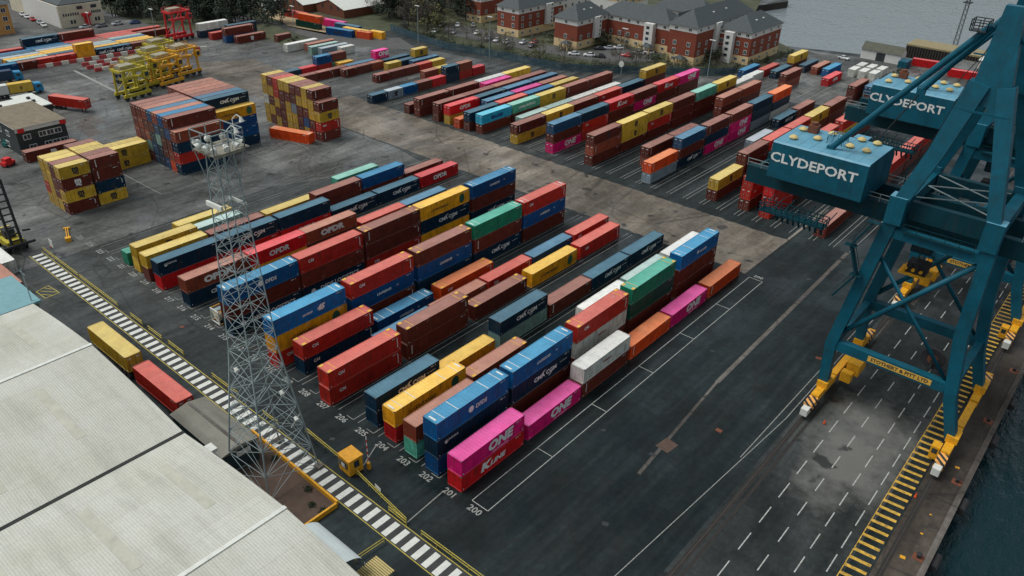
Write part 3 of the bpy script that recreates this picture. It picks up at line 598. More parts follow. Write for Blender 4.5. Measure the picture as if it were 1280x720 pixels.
for i, (y, codes) in enumerate([(20, 'N U'), (26.1, 'N NBF'), (32.2, 'U'), (38.3, 'KTX'), (44.4, 'S'), (50.5, 'S'), (56.8, 'Y Y'), (63.4, 'NCM'), (69.6, 'NCM'), (75.8, 'K')]):
    for j, cd in enumerate(codes.split()):
        one(-233.8-W2, y+3, j*2.6, 6.06, 2.6, cd, 0, 'short %s container, %s, %s from left along the striped barriers' % (COL[cd[0]][1], 'upper' if j else 'lower' if ' ' in codes else 'single', ORD[i]), grp='short containers along the striped barriers')
G5 = 'loose containers beside the red carrier'
for x, y, L, codes, where in ((-234.7, 102.6, 12.19, 'N WBF', 'nearest the red straddle carrier'), (-229, 104, 6.06, 'S', 'just right of the white and navy pair'), (-225.3, 109, 12.19, 'N N', 'behind the brown and blue pair'), (-221.6, 105.4, 12.19, 'U KPL', 'facing the open yard'), (-218, 107.8, 12.19, 'KMW', 'at the right end of the loose group'),
        (-209.8, 119.6, 6.06, 'K', 'alone beside the weedy mound'), (-195.7, 113.8, 13.72, 'W', 'long, alone left of the parked grey ones'), (-191, 119.5, 12.19, 'Q', 'just behind the long white one'), (-187, 118, 12.19, 'L', 'second of the parked parallel group'), (-183, 119.4, 12.19, 'A', 'third of the parked parallel group'), (-179.4, 125.2, 6.06, 'W', 'short, at the right of the parked parallel group')):
    cs = codes.split()
    for j, cd in enumerate(cs):
        one(x-W2, y+L/2, j*2.6, L, 2.6, cd, 0, '%s container %s%s' % (COL[cd[0]][1], where, ', upper one' if j else ', lower one' if len(cs) > 1 else ''), grp=G5)
G6 = 'containers beside the access road'
for x, y, z, L, cd, rz, lab in ((-222.5, 143.2, 0, 12.19, 'F', -82, 'dark green container under an orange one by the access road'), (-221.3, 143.4, 2.6, 12.19, 'O', -82, 'orange container on a dark green one by the access road'),
        (-241, 150.5, 0, 12.19, 'S', -82, 'faded red container among weeds by the white roofed sheds'), (-228, 150.5, 0, 12.19, 'S', -82, 'faded red container behind the orange and green pair'), (-217, 151.6, 0, 12.19, 'P', -82, 'pink container lying by the access road'),
        (-207, 150.6, 0, 12.19, 'B', -80, 'slate blue container lying behind the teal one'), (-203.2, 143.7, 0, 12.19, 'UGY', -75, 'blue container lettered in white by the access road'), (-193.4, 147.6, 0, 6.06, 'O', -75, 'short orange container at the corner of the access road'), (-199, 148.2, 0, 12.19, 'Y', -80, 'orange-yellow container behind the short orange one'), (-190.5, 151.6, 0, 6.06, 'Y', -80, 'short orange-yellow container by the perimeter fence end')):
    one(x, y, z, L, 2.6, cd, rad(rz), lab, 1 if 'UGY' not in cd else -1, grp=G6)
G7 = 'containers by the river end of the yard'
for x, y, L, codes, where in ((-54.2, 225.6, 12.19, 'K MMS', 'nearest the river bank'), (-53.8, 211, 12.19, 'N', 'in front of the mustard one by the river'), (-57.8, 210, 12.19, 'S', 'between the hedge and a navy one'), (-62.3, 204, 12.19, 'U', 'against the hedge by the brick flats'), (-57.4, 196.6, 12.19, 'WGY', 'standing before the hedge'), (-46, 200.2, 12.19, 'Q K', 'stacked alone mid lanes'),
        (-50, 226, 12.19, 'N', 'right beside the mustard one by the river'), (-45.8, 226.8, 12.19, 'Q', 'third from the hedge along the river side'), (-41.9, 226.8, 12.19, 'D', 'fourth from the hedge along the river side'), (-37.4, 215.5, 12.19, 'ROP', 'standing alone on the lane lines'), (-24.7, 203, 12.19, 'K K', 'left of the farther crane house'), (-20.6, 206, 12.19, 'K B', 'behind the brown stack near the farther crane'), (-20.6, 219, 12.19, 'N', 'farthest behind the brown stack near the crane')):
    cs = codes.split()
    for j, cd in enumerate(cs):
        one(x-W2, y+L/2, j*2.6, L, 2.6, cd, 0, '%s container %s%s' % (COL[cd[0]][1], where, ', upper one' if j else ', lower one' if len(cs) > 1 else ''), grp=G7)
k = 0
for y in (236.5, 244):
    for x in (-36.5, -33, -29.5): k += 1; one(x, y, 0, 6.06, 2.6, 'W', 0, 'short white container, %s of six in the white group by the river' % ORD[k-1], grp='white containers by the river')
k = 0
for x, y, n in ((-20, 268, 1), (-6, 262, 1), (8, 256, 1), (22, 251, 1), (35, 246, 1)):
    for j in range(n): k += 1; one(x, y, j*2.6, 12.19, 2.6, 'R', rad(-82), 'bright red container by the far quay, %s from the left' % (ORD[[-20, -6, 8, 22, 35].index(x)]), 1, grp='red containers by the far quay')
# ---- rank by what the camera sees: the 300 that show largest are individuals, the rest one object
import numpy as np
def rank():
    Wd, Hd = 1024, 576; f = 978.87*Wd/1280; idb = -np.ones((Hd, Wd), int); zb = np.full((Hd, Wd), 1e9)
    cp = np.array(cam.matrix_world.translation); Ax = np.array([list(cr_), list(cu_), list(cf_)])
    for k, c in enumerate(CONT):
        ca, sa = math.cos(c['rot']), math.sin(c['rot']); P = []
        for x in (-W2, W2):
            for y in (-c['L']/2, c['L']/2):
                for z in (0, c['h']): P.append((c['x']+x*ca-y*sa, c['y']+x*sa+y*ca, c['z']+z))
        q = (np.array(P)-cp)@Ax.T; s = np.stack([Wd/2+f*q[:, 0]/q[:, 2], Hd/2-f*q[:, 1]/q[:, 2], q[:, 2]], 1)
        for fc in ((1, 3, 7, 5), (4, 5, 7, 6), (0, 4, 5, 1), (2, 6, 7, 3), (0, 1, 3, 2)):
            for t in ((0, 1, 2), (0, 2, 3)):
                a, b_, d = (s[fc[i]] for i in t)
                x0, x1 = int(max(0, min(a[0], b_[0], d[0]))), int(min(Wd-1, max(a[0], b_[0], d[0])+1)); y0, y1 = int(max(0, min(a[1], b_[1], d[1]))), int(min(Hd-1, max(a[1], b_[1], d[1])+1))
                if x1 <= x0 or y1 <= y0: continue
                X, Y = np.meshgrid(np.arange(x0, x1+1)+.5, np.arange(y0, y1+1)+.5)
                den = (b_[1]-d[1])*(a[0]-d[0])+(d[0]-b_[0])*(a[1]-d[1])
                if abs(den) < 1e-6: continue
                l1 = ((b_[1]-d[1])*(X-d[0])+(d[0]-b_[0])*(Y-d[1]))/den; l2 = ((d[1]-a[1])*(X-d[0])+(a[0]-d[0])*(Y-d[1]))/den; l3 = 1-l1-l2
                zz = l1*a[2]+l2*b_[2]+l3*d[2]; sub = zb[y0:y1+1, x0:x1+1]; msk = (l1 >= 0) & (l2 >= 0) & (l3 >= 0) & (zz < sub)
                sub[msk] = zz[msk]; idb[y0:y1+1, x0:x1+1][msk] = k
    return np.bincount(idb[idb >= 0], minlength=len(CONT))
vis = rank(); order = sorted(range(len(CONT)), key=lambda k: -vis[k]); keep = set(order[:298])
print('containers', len(CONT), 'seen', int((vis > 0).sum()), 'smallest kept', vis[order[297]], 'stuff px', int(sum(vis[k] for k in order[298:])))
rest = MB(); restc = []; seen_lab = set()
for k, c in enumerate(CONT):
    cd = c['cd']; base = COL[cd[0]][0]; parts = cd[1:].split('+'); key = parts[0]; rm = parts[1] if len(parts) > 1 else None
    if k in keep:
        lab = c['label']
        if lab in seen_lab: print('DUP', lab)
        seen_lab.add(lab)
        rr = R.random; jit = (R.uniform(-.05, .05), R.uniform(-.06, .06))
        hj = R.uniform(.9, 1.1); base2 = tuple(v*hj for v in base)
        rz = c['rot']
        t = thing('shipping_container', lab, 'container', (c['x']+jit[0], c['y']+jit[1], c['z']+.004), rz, c['group'])
        body, doors = container_meshes(c['L'], c['h']-.006)
        flip = math.pi if c['door'] < 0 else 0
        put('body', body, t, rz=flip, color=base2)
        if vis[k] > 60 or c['door'] < 0:
            for d in doors: put('door', d, t, rz=flip, color=base2)
        if vis[k] > 25 and (vis[k] > 90 or key): put('lettering', lettering(key, c['L'], c['h']-.006), t)
        if rm: put('roof_marking', roofmarks(rm, c['L'], c['h']-.006), t)
    else:
        ca, sa = math.cos(c['rot']), math.sin(c['rot']); i = len(rest.v); hx, hy = W2-.04, c['L']/2-.02
        for z in (0.01, c['h']-.02):
            for x, y in ((-hx, -hy), (hx, -hy), (hx, hy), (-hx, hy)): rest.v.append((c['x']+x*ca-y*sa, c['y']+x*sa+y*ca, c['z']+z))
        for f_ in ((0, 3, 2, 1), (4, 5, 6, 7), (0, 1, 5, 4), (1, 2, 6, 5), (2, 3, 7, 6), (3, 0, 4, 7)): rest.f.append(tuple(i+q for q in f_)); rest.m.append(0)
        hj = R.uniform(.8, 1.1); colr = tuple(v*hj for v in base); restc += [colr]*6
        if c['door'] < 0 and vis[k] > 0:
            e = -hy-.03
            for bx0, bx1, z0, z1, cc in [(-.03, .03, .1, c['h']-.1, (.015,)*3), (-hx, hx, c['h']-.14, c['h']-.04, tuple(v*.6 for v in colr)), (-hx, -hx+.12, .1, c['h']-.2, tuple(v*.7 for v in colr)), (hx-.12, hx, .1, c['h']-.2, tuple(v*.7 for v in colr))]+[(u-.035, u+.035, .15, c['h']-.2, (.25, .23, .2)) for u in (-.85, -.35, .35, .85)]+[(R.uniform(-.9, .3), R.uniform(.35, .9), z_, z_+.12, (.4, .38, .35)) for z_ in (1.75,)]:
                P_ = [(bx0, e, z0), (bx1, e, z0), (bx1, e, z1), (bx0, e, z1)]; e -= .002
                j0 = len(rest.v); rest.v += [(c['x']+x*ca-y*sa, c['y']+x*sa+y*ca, c['z']+z) for x, y, z in P_]; rest.f.append((j0, j0+1, j0+2, j0+3)); rest.m.append(0); restc.append(cc)
m, nt, b = newmat('stacked_container_paint')
at = N(nt, 'ShaderNodeAttribute', attribute_name='paint'); g = N(nt, 'ShaderNodeNewGeometry')
wv = N(nt, 'ShaderNodeTexWave', wave_type='BANDS', bands_direction='Y'); wv.inputs['Scale'].default_value = 1.15; nt.links.new(g.outputs['Position'], wv.inputs[0])
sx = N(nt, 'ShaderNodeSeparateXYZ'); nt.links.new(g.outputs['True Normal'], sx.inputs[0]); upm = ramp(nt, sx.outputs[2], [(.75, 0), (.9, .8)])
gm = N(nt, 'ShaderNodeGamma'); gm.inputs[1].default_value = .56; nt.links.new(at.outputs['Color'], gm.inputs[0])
col = mixc(nt, upm, at.outputs['Color'], mixc(nt, .12, gm.outputs[0], (.5, .45, .42)))  # upward faces paler: sky light painted into the colour, with some bleaching
col = mixc(nt, 1, col, ramp(nt, noise(nt, 1.1, 6, .7), [(.3, .6), (.7, 1.15)]), 'MULTIPLY')
col = mixc(nt, ramp(nt, noise(nt, 1.5, 5, .7, w=8), [(.58, 0), (.7, .5)]), col, (.09, .05, .035))
nt.links.new(col, b.inputs['Base Color']); b.inputs['Roughness'].default_value = .6
bp = N(nt, 'ShaderNodeBump'); bp.inputs['Strength'].default_value = .6; bp.inputs['Distance'].default_value = .05; nt.links.new(wv.outputs[0], bp.inputs['Height']); nt.links.new(bp.outputs[0], b.inputs['Normal'])
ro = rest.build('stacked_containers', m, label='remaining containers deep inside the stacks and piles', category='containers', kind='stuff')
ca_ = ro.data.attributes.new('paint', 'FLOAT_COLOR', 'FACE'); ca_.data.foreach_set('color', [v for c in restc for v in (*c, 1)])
# ---------------------------------------------------------------- quay cranes
hazard = newmat('hazard_striped_paint'); m, nt, b = hazard; hazard = m
tcx = N(nt, 'ShaderNodeTexCoord'); wv = N(nt, 'ShaderNodeTexWave', wave_type='BANDS', bands_direction='DIAGONAL'); wv.inputs['Scale'].default_value = .55
nt.links.new(tcx.outputs['Object'], wv.inputs[0]); nt.links.new(mixc(nt, ramp(nt, wv.outputs[0], [(.48, 0), (.52, 1)]), srgb(225, 165, 90), (.03, .03, .03)), b.inputs['Base Color'])
dome = mat('weathered_vent_paint', srgb(200, 180, 118), .7, var=.35, scale=2.5, coord='obj', dirt=.7, dirtc=(.28, .15, .07))
def rails(mb, pts, h=1.1, m=0, r=.04, post=1.5):
    for a, b_ in zip(pts, pts[1:]):
        a, b_ = Vector(a), Vector(b_); n = max(1, int((b_-a).length/post))
        for k in (h, h*.5): mb.beam(a+Vector((0, 0, k)), b_+Vector((0, 0, k)), r*2, r*2, m)
        for i in range(n+1): p = a.lerp(b_, i/n); mb.beam(p, p+Vector((0, 0, h)), r*2, r*2, m)
def crane(oy, which):
    t = thing('quay_crane', 'tall teal quay crane %s' % which, 'crane', (35.4, 57.5+oy, 0), 0, 'teal rail mounted quay cranes')
    X = lambda x: x-35.4
    F0, F1 = -7.5, 7.3
    for fy in (F0, F1):
        s = 1 if fy > 0 else -1
        def chain(ps, wd, dp, nm):
            mb = MB(); P_ = [Vector((X(x), y, z)) for x, y, z in ps]
            ring = []
            for i, p in enumerate(P_):
                d = ((P_[min(i+1, len(P_)-1)]-P_[max(i-1, 0)])).normalized(); a_ = d.cross(Vector((0, 1, 0))).normalized(); w_ = wd[i]/2; e_ = dp/2
                ring.append([tuple(p+a_*w_*sx_+Vector((0, 1, 0))*e_*sy_) for sx_, sy_ in ((-1, -1), (1, -1), (1, 1), (-1, 1))])
            for r0, r1 in zip(ring, ring[1:]):
                for k in range(4): mb.q(r0[k], r0[(k+1) % 4], r1[(k+1) % 4], r1[k])
            mb.q(*ring[0]); mb.q(*ring[-1]); mb.build(nm, [teal], t)
        chain([(26.3, fy, 2.6), (25.9, fy, 10), (28.9, fy, 30.5)], (1.3, 1.5, 1.7), 1.45, 'leg')
        chain([(44.1, fy, 2.6), (42.3, fy, 8.6), (40.9, fy, 18), (40.5, fy, 30.5)], (1.3, 1.5, 1.6, 1.6), 1.5, 'leg')
        chain([(29.4, fy, 33.6), (31.3, s*6.2, 40), (33.2, s*4.6, 48.5)], (1.7, 1.9, 2.3), 1.6, 'mast_leg')
        chain([(39.9, fy, 33.6), (38.2, s*6.2, 40.5), (36.0, s*4.6, 48.5)], (1.5, 1.7, 1.9), 1.5, 'mast_leg')
        mb = MB(); lo = [(X(32.3), 46), (X(37.0), 46)]; hi = [(X(33.0), 57), (X(34.9), 57)]; yl, yh = s*4.6, s*3.2
        pt = lambda e, dy, y: (e[0], y+dy, e[1])
        for dy in (-.62, .62): mb.q(pt(lo[0], dy, yl), pt(lo[1], dy, yl), pt(hi[1], dy, yh), pt(hi[0], dy, yh))
        mb.q(pt(lo[0], -.62, yl), pt(lo[0], .62, yl), pt(hi[0], .62, yh), pt(hi[0], -.62, yh)); mb.q(pt(lo[1], -.62, yl), pt(lo[1], .62, yl), pt(hi[1], .62, yh), pt(hi[1], -.62, yh))
        mb.q(pt(lo[0], -.62, yl), pt(lo[0], .62, yl), pt(lo[1], .62, yl), pt(lo[1], -.62, yl)); mb.q(pt(hi[0], -.62, yh), pt(hi[0], .62, yh), pt(hi[1], .62, yh), pt(hi[1], -.62, yh))
        mb.build('mast_head', [teal], t)
        mb = MB(); mb.beam((X(26.6), fy, 10.0), (X(41.3), fy, 10.0), 1.2, 1.5); mb.build('portal_beam', [teal], t)
        mb = MB(); mb.beam((X(29.3), fy, 28.9), (X(39.8), fy, 28.9), 1.1, 1.3); mb.build('cross_beam', [teal], t); mb = MB(); mb.beam((X(30.4), fy+s*-1.2, 32.0), (X(39.4), fy+s*-1.2, 32.0), .9, 2.4); mb.build('upper_cross_beam', [teal_dk], t)
        mb = MB(); mb.beam((X(30.4), fy+s*-2.4, 33.3), (X(39.2), 0, 33.3), .12, .12); mb.beam((X(39.2), fy+s*-2.4, 33.3), (X(30.4), 0, 33.3), .12, .12); mb.build('tie_rod', [galv], t)
        mb = MB(); mb.tube((X(26.9), fy, 12.2), (X(39.9), fy, 28.0), .36, 10); mb.beam((X(28.3), fy+.05, 25.6), (X(41.4), fy+.05, 10.4), .12, .45); mb.beam((X(28.1), fy+.75, 25.2), (X(41.2), fy+.75, 10.0), .12, .4); mb.build('brace', [teal], t, smooth=True)
        mb = MB(); mb.beam((X(31.6), s*5.9, 45.4), (X(37.6), s*5.9, 45.4), .2, .2); mb.beam((X(31.4), s*4.2, 51.5), (X(36), s*4.2, 51.5), .16, .16); mb.build('mast_tie', [teal], t)
    for x, z, wd, hh in ((29.2, 32.0, 1.5, 2.0), (40.2, 32.0, 1.4, 2.0), (26.0, 10.0, 1.0, 1.3), (42.0, 10.0, 1.0, 1.3)):
        mb = MB(); mb.beam((X(x), F0+.8, z), (X(x), F1-.8, z), wd, hh); mb.build('side_beam', [teal], t)
    for x in (29.1, 40.2):
        for fy in (F0, F1): mb = MB(); mb.box(X(x)-1.05, X(x)+1.05, fy-1.0, fy+1.0, 30.2, 33.9, 0, 1); mb.build('leg_cap', [teal, teal_roof], t)
    # name board on the front portal beam, letters dark on yellow
    mb = MB(); mb.box(X(31.2), X(39.6), F0-.66, F0-.61, 9.6, 10.45, 0)
    add_text(mb, 'STOTHERT & PITT LTD', .75, lambda x, y, z: (X(35.4)+x, F0-.668-z, 10.02+y), 1, .03, sx=1.0); mb.build('name_board', [mat('yellow_board', srgb(215, 170, 70), .6, dirt=.3, scale=3), cdark], t)
    # bogies with striped ends
    for x in (26.4, 44.3):
        for fy in (-7.5, 7.3):
            bg_ = MB(); bg_.box(X(x)-.55, X(x)+.55, fy-3.4, fy+3.4, 1.5, 2.6); bg_.box(X(x)-.35, X(x)+.35, fy-5.0, fy-1.4, .75, 1.45); bg_.box(X(x)-.35, X(x)+.35, fy+1.4, fy+5.0, .75, 1.45)
            bg_.box(X(x)-.75, X(x)+.75, fy-1.1, fy+1.1, 2.6, 3.6)
            bo = bg_.build('bogie', [yel], t)
            e = -1 if fy < 0 else 1
            mb = MB(); mb.box(X(x)-.62, X(x)+.62, *sorted((fy+e*3.42, fy+e*5.6)), 1.0, 2.3); mb.build('bogie_end', [hazard], bo)
            mb = MB(); mb.box(X(x)-.5, X(x)+.5, *sorted((fy+e*5.62, fy+e*6.8)), .8, 1.9); mb.build('drive_box', [white if e < 0 else yel], bo)
            for k in (-4.4, -3.2, -2.0, 2.0, 3.2, 4.4):
                mb = MB(); mb.tube((X(x)-.22, fy+k, .42), (X(x)+.22, fy+k, .42), .36, 12); mb.build('wheel', [rust], bo)
    mb = MB(); mb.box(X(27.5), X(29.4), -1.8, 1.6, 2.2, 4.2); mb.box(X(27.3), X(28.9), -3.4, -2.2, 1.6, 3.2); mb.build('drive_housing', [yel], t)
    mb = MB(); mb.box(X(25.9), X(26.9), -3.6, 3.4, 1.9, 2.5); mb.box(X(43.8), X(44.8), -3.6, 3.4, 1.9, 2.5); mb.build('sill_beam', [yel], t)
    mb = MB(); mb.box(X(42.5), X(43.6), -10.6, -9.1, .5, 2.5); mb.q((X(42.48), -10.2, 1.4), (X(42.48), -9.5, 1.4), (X(42.48), -9.5, 2.2), (X(42.48), -10.2, 2.2), m=1); mb.q((X(42.7), -10.61, 1.4), (X(43.4), -10.61, 1.4), (X(43.4), -10.61, 2.2), (X(42.7), -10.61, 2.2), m=1); mb.build('control_cabin', [yel, glass], t)
    # boom: two girders over the quay and the backreach
    for y in (-3.4, 3.4):
        mb = MB(); mb.beam((X(7), y, 29.6), (X(74), y, 29.6), 1.1, 2.5); mb.build('boom_girder', [teal_dk], t)
        for x0, x1 in ((7, 28), (43, 74)):
            mb = MB(); rails(mb, [(X(x0), y+(.62 if y > 0 else -.62), 30.86), (X(x1), y+(.62 if y > 0 else -.62), 30.86)], post=2); mb.build('boom_railing', [galv], t)
    mb = MB()
    for x in (7.5, 12, 17, 22, 27, 43.5, 50, 57, 64, 71): mb.beam((X(x), -2.8, 29.6), (X(x), 2.8, 29.6), .5, .9)
    mb.build('boom_tie', [teal_dk], t)
    # house on the backreach
    mb = MB(); hx0, hx1, hy0, hy1, z0, z1 = X(11.3), X(24.4), -7.2, 3.6, 31.05, 36.5
    prof = [(hy0+.55, z0), (hy0, z0+.3), (hy0, z1-.2), (hy0+.25, z1), (hy1-1.6, z1), (hy1, z1-1.3), (hy1, z0)]
    n = len(prof)
    for (a, b_), (c, d) in zip(prof, prof[1:]+prof[:1]):
        top = b_ >= z1-.21 and d >= z1-1.31 and not (a == c)
        mb.q((hx0, a, b_), (hx1, a, b_), (hx1, c, d), (hx0, c, d), m=1 if top else 0)
    mb.q(*[(hx0, a, b_) for a, b_ in prof]); mb.q(*[(hx1, a, b_) for a, b_ in prof][::-1])
    for i in range(1, 8): x = hx0+(hx1-hx0)*i/8; mb.box(x-.025, x+.025, hy0-.015, hy0-.002, z0+.3, z1-.2, 0); mb.box(x-.03, x+.03, hy0+.3, hy1-1.6, z1+.002, z1+.03, 1)
    ho = mb.build('machinery_house', [teal, teal_roof], t)
    mb = MB(); add_text(mb, 'CLYDEPORT', 1.85, lambda x, y, z: ((hx0+hx1)/2-.55+x, hy0-.03-z, z0+3.25+y), 0, .022, sx=1.16)
    mb.build('house_name', [cwhite], ho)
    for x, y in ((13, -4.6), (12.6, -.3), (15.6, -2.6), (16.4, .8), (20.0, -2.4), (22.3, -2.6), (20.3, 1.3), (22.4, 1.3)):
        mb = MB(); cxx = X(x); mb.tube((cxx, y, z1+.0), (cxx, y, z1+.25), .35, 10, 0); mb.tube((cxx, y, z1+.26), (cxx, y, z1+.42), .62, 12, 0, r2=.5); mb.tube((cxx, y, z1+.42), (cxx, y, z1+.62), .5, 12, 0, r2=.12)
        mb.build('roof_vent', [dome], ho)
    mb = MB(); mb.box(X(13.3), X(14.6), -.6, .7, z1+.01, z1+1.1); mb.tube((X(13.9), 0, z1+1.1), (X(13.9), 0, z1+1.5), .5, 10); mb.build('roof_intake', [rust], ho)
    mb = MB()
    rails(mb, [(X(17), -2.8, z1+.02), (X(19), -2.8, z1+.02), (X(19), -.4, z1+.02), (X(17), -.4, z1+.02), (X(17), -2.8, z1+.02)], 1.0, 0, .04, .6); mb.build('roof_railing', [teal_roof], ho)
    mb = MB(); mb.box(X(18.4), X(20.4), 3.75, 5.6, 34.2, 36.0, 0, 1); mb.build('winch_box', [teal, teal_roof], t)
    # backstays
    for y0, y1, x0, z0_ in ((-3.1, -4.6, 18.3, 36.6), (3.1, 3.6, 25.4, 44.2)):
        mb = MB(); mb.tube((X(32.2), y0, 54.6), (X(x0), y1, z0_), .42, 10); mb.box(X(x0)-.5, X(x0)+.5, y1-.4, y1+.4, z0_-.5, z0_+.3); mb.build('backstay', [teal], t)
        mb = MB(); mb.tube((X(34), y0, 54.6), (X(70), y1, 31), .3, 10); mb.build('forestay', [teal], t, smooth=True)
    mb = MB()
    for dy in (-.25, .25): mb.tube((X(25.4), 3.6+dy, 44), (X(21.8), 3+dy, 36.4), .06, 5)
    mb.build('stay_rope', [black], t)
    mb = MB()
    for k in range(4): mb.tube((X(33), -2+k*1.3, 55), (X(27.5+k*.5), -1+k*.8, 31), .045, 5)
    for k in range(4): mb.tube((X(32.5+k*.3), -2.5+k*1.6, 30), (X(32.5+k*.3), -2.5+k*1.6, 22), .04, 5)
    mb.build('hoist_rope', [black], t)
    # walkway under the house
    mb = MB(); mb.box(X(11.6), X(21), -8.6, -6.6, 26.6, 26.72); rails(mb, [(X(11.6), -8.6, 26.7), (X(21), -8.6, 26.7), (X(21), -6.6, 26.7), (X(11.6), -6.6, 26.7), (X(11.6), -8.6, 26.7)], 1.1, 0, .05, .8)
    for k in range(7): mb.beam((X(11.8+k*1.5), -7.6, 26.7), (X(12.5+k*1.5), -5.6, 28.4), .1, .1)
    for k in range(9): mb.tube((X(14+k*.8), -7.6, 26.6), (X(14.2+k*.8), -7.4, 25.4), .16, 6)
    mb.build('walkway', [teal_dk], t)
    # stairs beside the landside leg
    mb = MB(); x0 = 25.0
    for (xa, za), (xb, zb) in (((26.2, 18), (28.4, 22)), ((28.4, 22), (26.8, 26)), ((26.8, 26), (28.8, 30))):
        for dy in (-.4, .4): mb.beam((X(xa-1.6), F0+dy-1.2, za), (X(xb-1.6), F0+dy-1.2, zb), .12, .25); mb.beam((X(xa-1.6), F0+dy-1.2, za+1), (X(xb-1.6), F0+dy-1.2, zb+1), .06, .06)
        for i in range(9): p = Vector((X(xa-1.6), F0-1.2, za)).lerp(Vector((X(xb-1.6), F0-1.2, zb)), i/9); mb.box(p.x-.15, p.x+.15, p.y-.38, p.y+.38, p.z, p.z+.05)
        mb.box(X(xb-2.4), X(xb-.9), F0-1.8, F0-.8, zb-.06, zb)
    mb.build('stairs', [teal_dk], t)
    # operator cab and trolley
    mb = MB(); mb.box(X(30.2), X(34.6), -3.9, 3.9, 27.4, 28.2, 0); mb.box(X(31), X(33.6), -2, 2, 24.6, 27.3, 0); mb.q((X(30.98), -1.7, 24.9), (X(30.98), 1.7, 24.9), (X(30.98), 1.7, 26.9), (X(30.98), -1.7, 26.9), m=1); mb.q((X(31.3), -2.02, 24.9), (X(33.3), -2.02, 24.9), (X(33.3), -2.02, 26.9), (X(31.3), -2.02, 26.9), m=1)
    mb.build('trolley_cab', [teal_dk, glass], t)
    mb = MB(); mb.box(X(30.2), X(34.2), -1.2, 1.2, 20.6, 21.0, 0); mb.box(X(31), X(33.6), -1.0, 1.0, 21.0, 22.6, 1); mb.box(X(30.6), X(31.0), -1.3, 1.3, 21.01, 21.5, 0)
    for k in range(6): mb.tube((X(31+k*.5), -1.3, 21.6+(k % 2)*.6), (X(31+k*.5), 1.3, 21.6+(k % 2)*.6), .25, 8, k % 2)
    mb.build('spreader', [yel, black], t)
    # cable reel on the waterside
    mb = MB(); mb.tube((X(38.6), F0+1.2, 12.5), (X(38.6), F0+1.75, 12.5), 1.55, 24, 0); mb.tube((X(38.6), F0+1.1, 12.5), (X(38.6), F0+1.19, 12.5), .7, 16, 1); mb.beam((X(38.6), F0+1.2, 10.7), (X(38.6), F0+1.2, 12.4), .4, .4, 0); mb.build('cable_reel', [black, rust], t)
    mb = MB(); mb.box(X(39.6), X(41.0), F0+.8, F0+2.2, 10.8, 10.9); rails(mb, [(X(39.2), F0+.8, 10.9), (X(41), F0+.8, 10.9), (X(41), F0+2.4, 10.9)], 1.1, 0, .04, .6); mb.build('reel_platform', [black], t)
    mb = MB(); mb.box(X(30.2), X(32.0), -4.2, -2.3, 53.8, 53.9); rails(mb, [(X(30.2), -4.2, 53.9), (X(30.2), -2.3, 53.9), (X(32.0), -2.3, 53.9), (X(32.0), -4.2, 53.9), (X(30.2), -4.2, 53.9)], 1.2, 0, .05, .7); mb.build('mast_platform', [dkgrey], t)
    mb = MB(); mb.beam((X(27.4), 0, 29.0), (X(27.4), 0, 35), .12, .12); rails(mb, [(X(30.6), F0-.9, 29.7), (X(39), F0-.9, 29.7)], 1.0, 0, .03, 1.4); mb.box(X(30.6), X(39), F0-1.0, F0-.5, 29.56, 29.66); mb.build('beam_walkway', [teal_dk], t)
    return t
crane(0, 'nearest the camera, white word on its machinery house')
crane(39.4, 'farther along the quay, partly hidden by the nearer one')
# ---------------------------------------------------------------- lighting tower
t = thing('lighting_tower', 'tall lattice steel floodlight tower standing in the soil bed', 'tower', (-20.7, -13.4, 0), rad(4))
def tw(z): return 4.0 if z <= 0 else 4.0-(4.0-2.0)*(z/18) if z < 18 else max(.95, 2.0-(2.0-.95)*(z-18)/24)
ZT = 1.035
zs = [0, 3.6, 7, 10.2, 13.2, 16, 18.6, 21, 23.3, 25.5, 27.6, 29.6, 31.5, 33.3, 35.1, 36.8, 38.5, 40.2, 42]
legs = [(-1, -1), (1, -1), (1, 1), (-1, 1)]
for sx_, sy_ in legs:
    mb = MB()
    for a, b_ in zip(zs, zs[1:]): mb.beam((sx_*tw(a), sy_*tw(a), a), (sx_*tw(b_), sy_*tw(b_), b_), .15 if a < 18 else .10, .15 if a < 18 else .10)
    mb.build('leg', [galv], t)
for k in range(4):
    p, q = legs[k], legs[(k+1) % 4]; mb = MB()
    for i, (a, b_) in enumerate(zip(zs, zs[1:])):
        wa, wb = tw(a), tw(b_); P = lambda c, w_, z: Vector((c[0]*w_, c[1]*w_, z)); r_ = .06 if a < 18 else .045
        mb.beam(P(p, wa, a), P(q, wb, b_), r_, r_); mb.beam(P(q, wa, a), P(p, wb, b_), r_, r_); mb.beam(P(p, wb, b_), P(q, wb, b_), r_, r_)
        if i < 5: mid = (P(p, wb, b_)+P(q, wb, b_))/2; mb.beam(mid, P(p, wa, a), .05, .05); mb.beam(mid, P(q, wa, a), .05, .05)
    mb.build('bracing', [galv], t)
mb = MB(); mb.box(-1.8, 1.8, -1.8, 2.4, 42.4, 42.5); 
for x in (-1.8, -.9, 0, .9, 1.8): mb.box(x-.06, x+.06, -1.8, 1.8, 42.22, 42.39)
pf = mb.build('platform', [mat('grating_steel', srgb(135, 132, 118), .7, .2, var=.3, scale=2)], t)
mb = MB(); rails(mb, [(-1.8, -1.8, 42.5), (1.8, -1.8, 42.5), (1.8, 1.8, 42.5), (-1.8, 1.8, 42.5), (-1.8, -1.8, 42.5)], 2.0, 0, .045, 1.2)
for s in legs: mb.beam((s[0]*1.7, s[1]*1.7, 42.4), (s[0]*tw(39), s[1]*tw(39), 38.6), .08, .08)
mb.build('railing', [galv], pf)
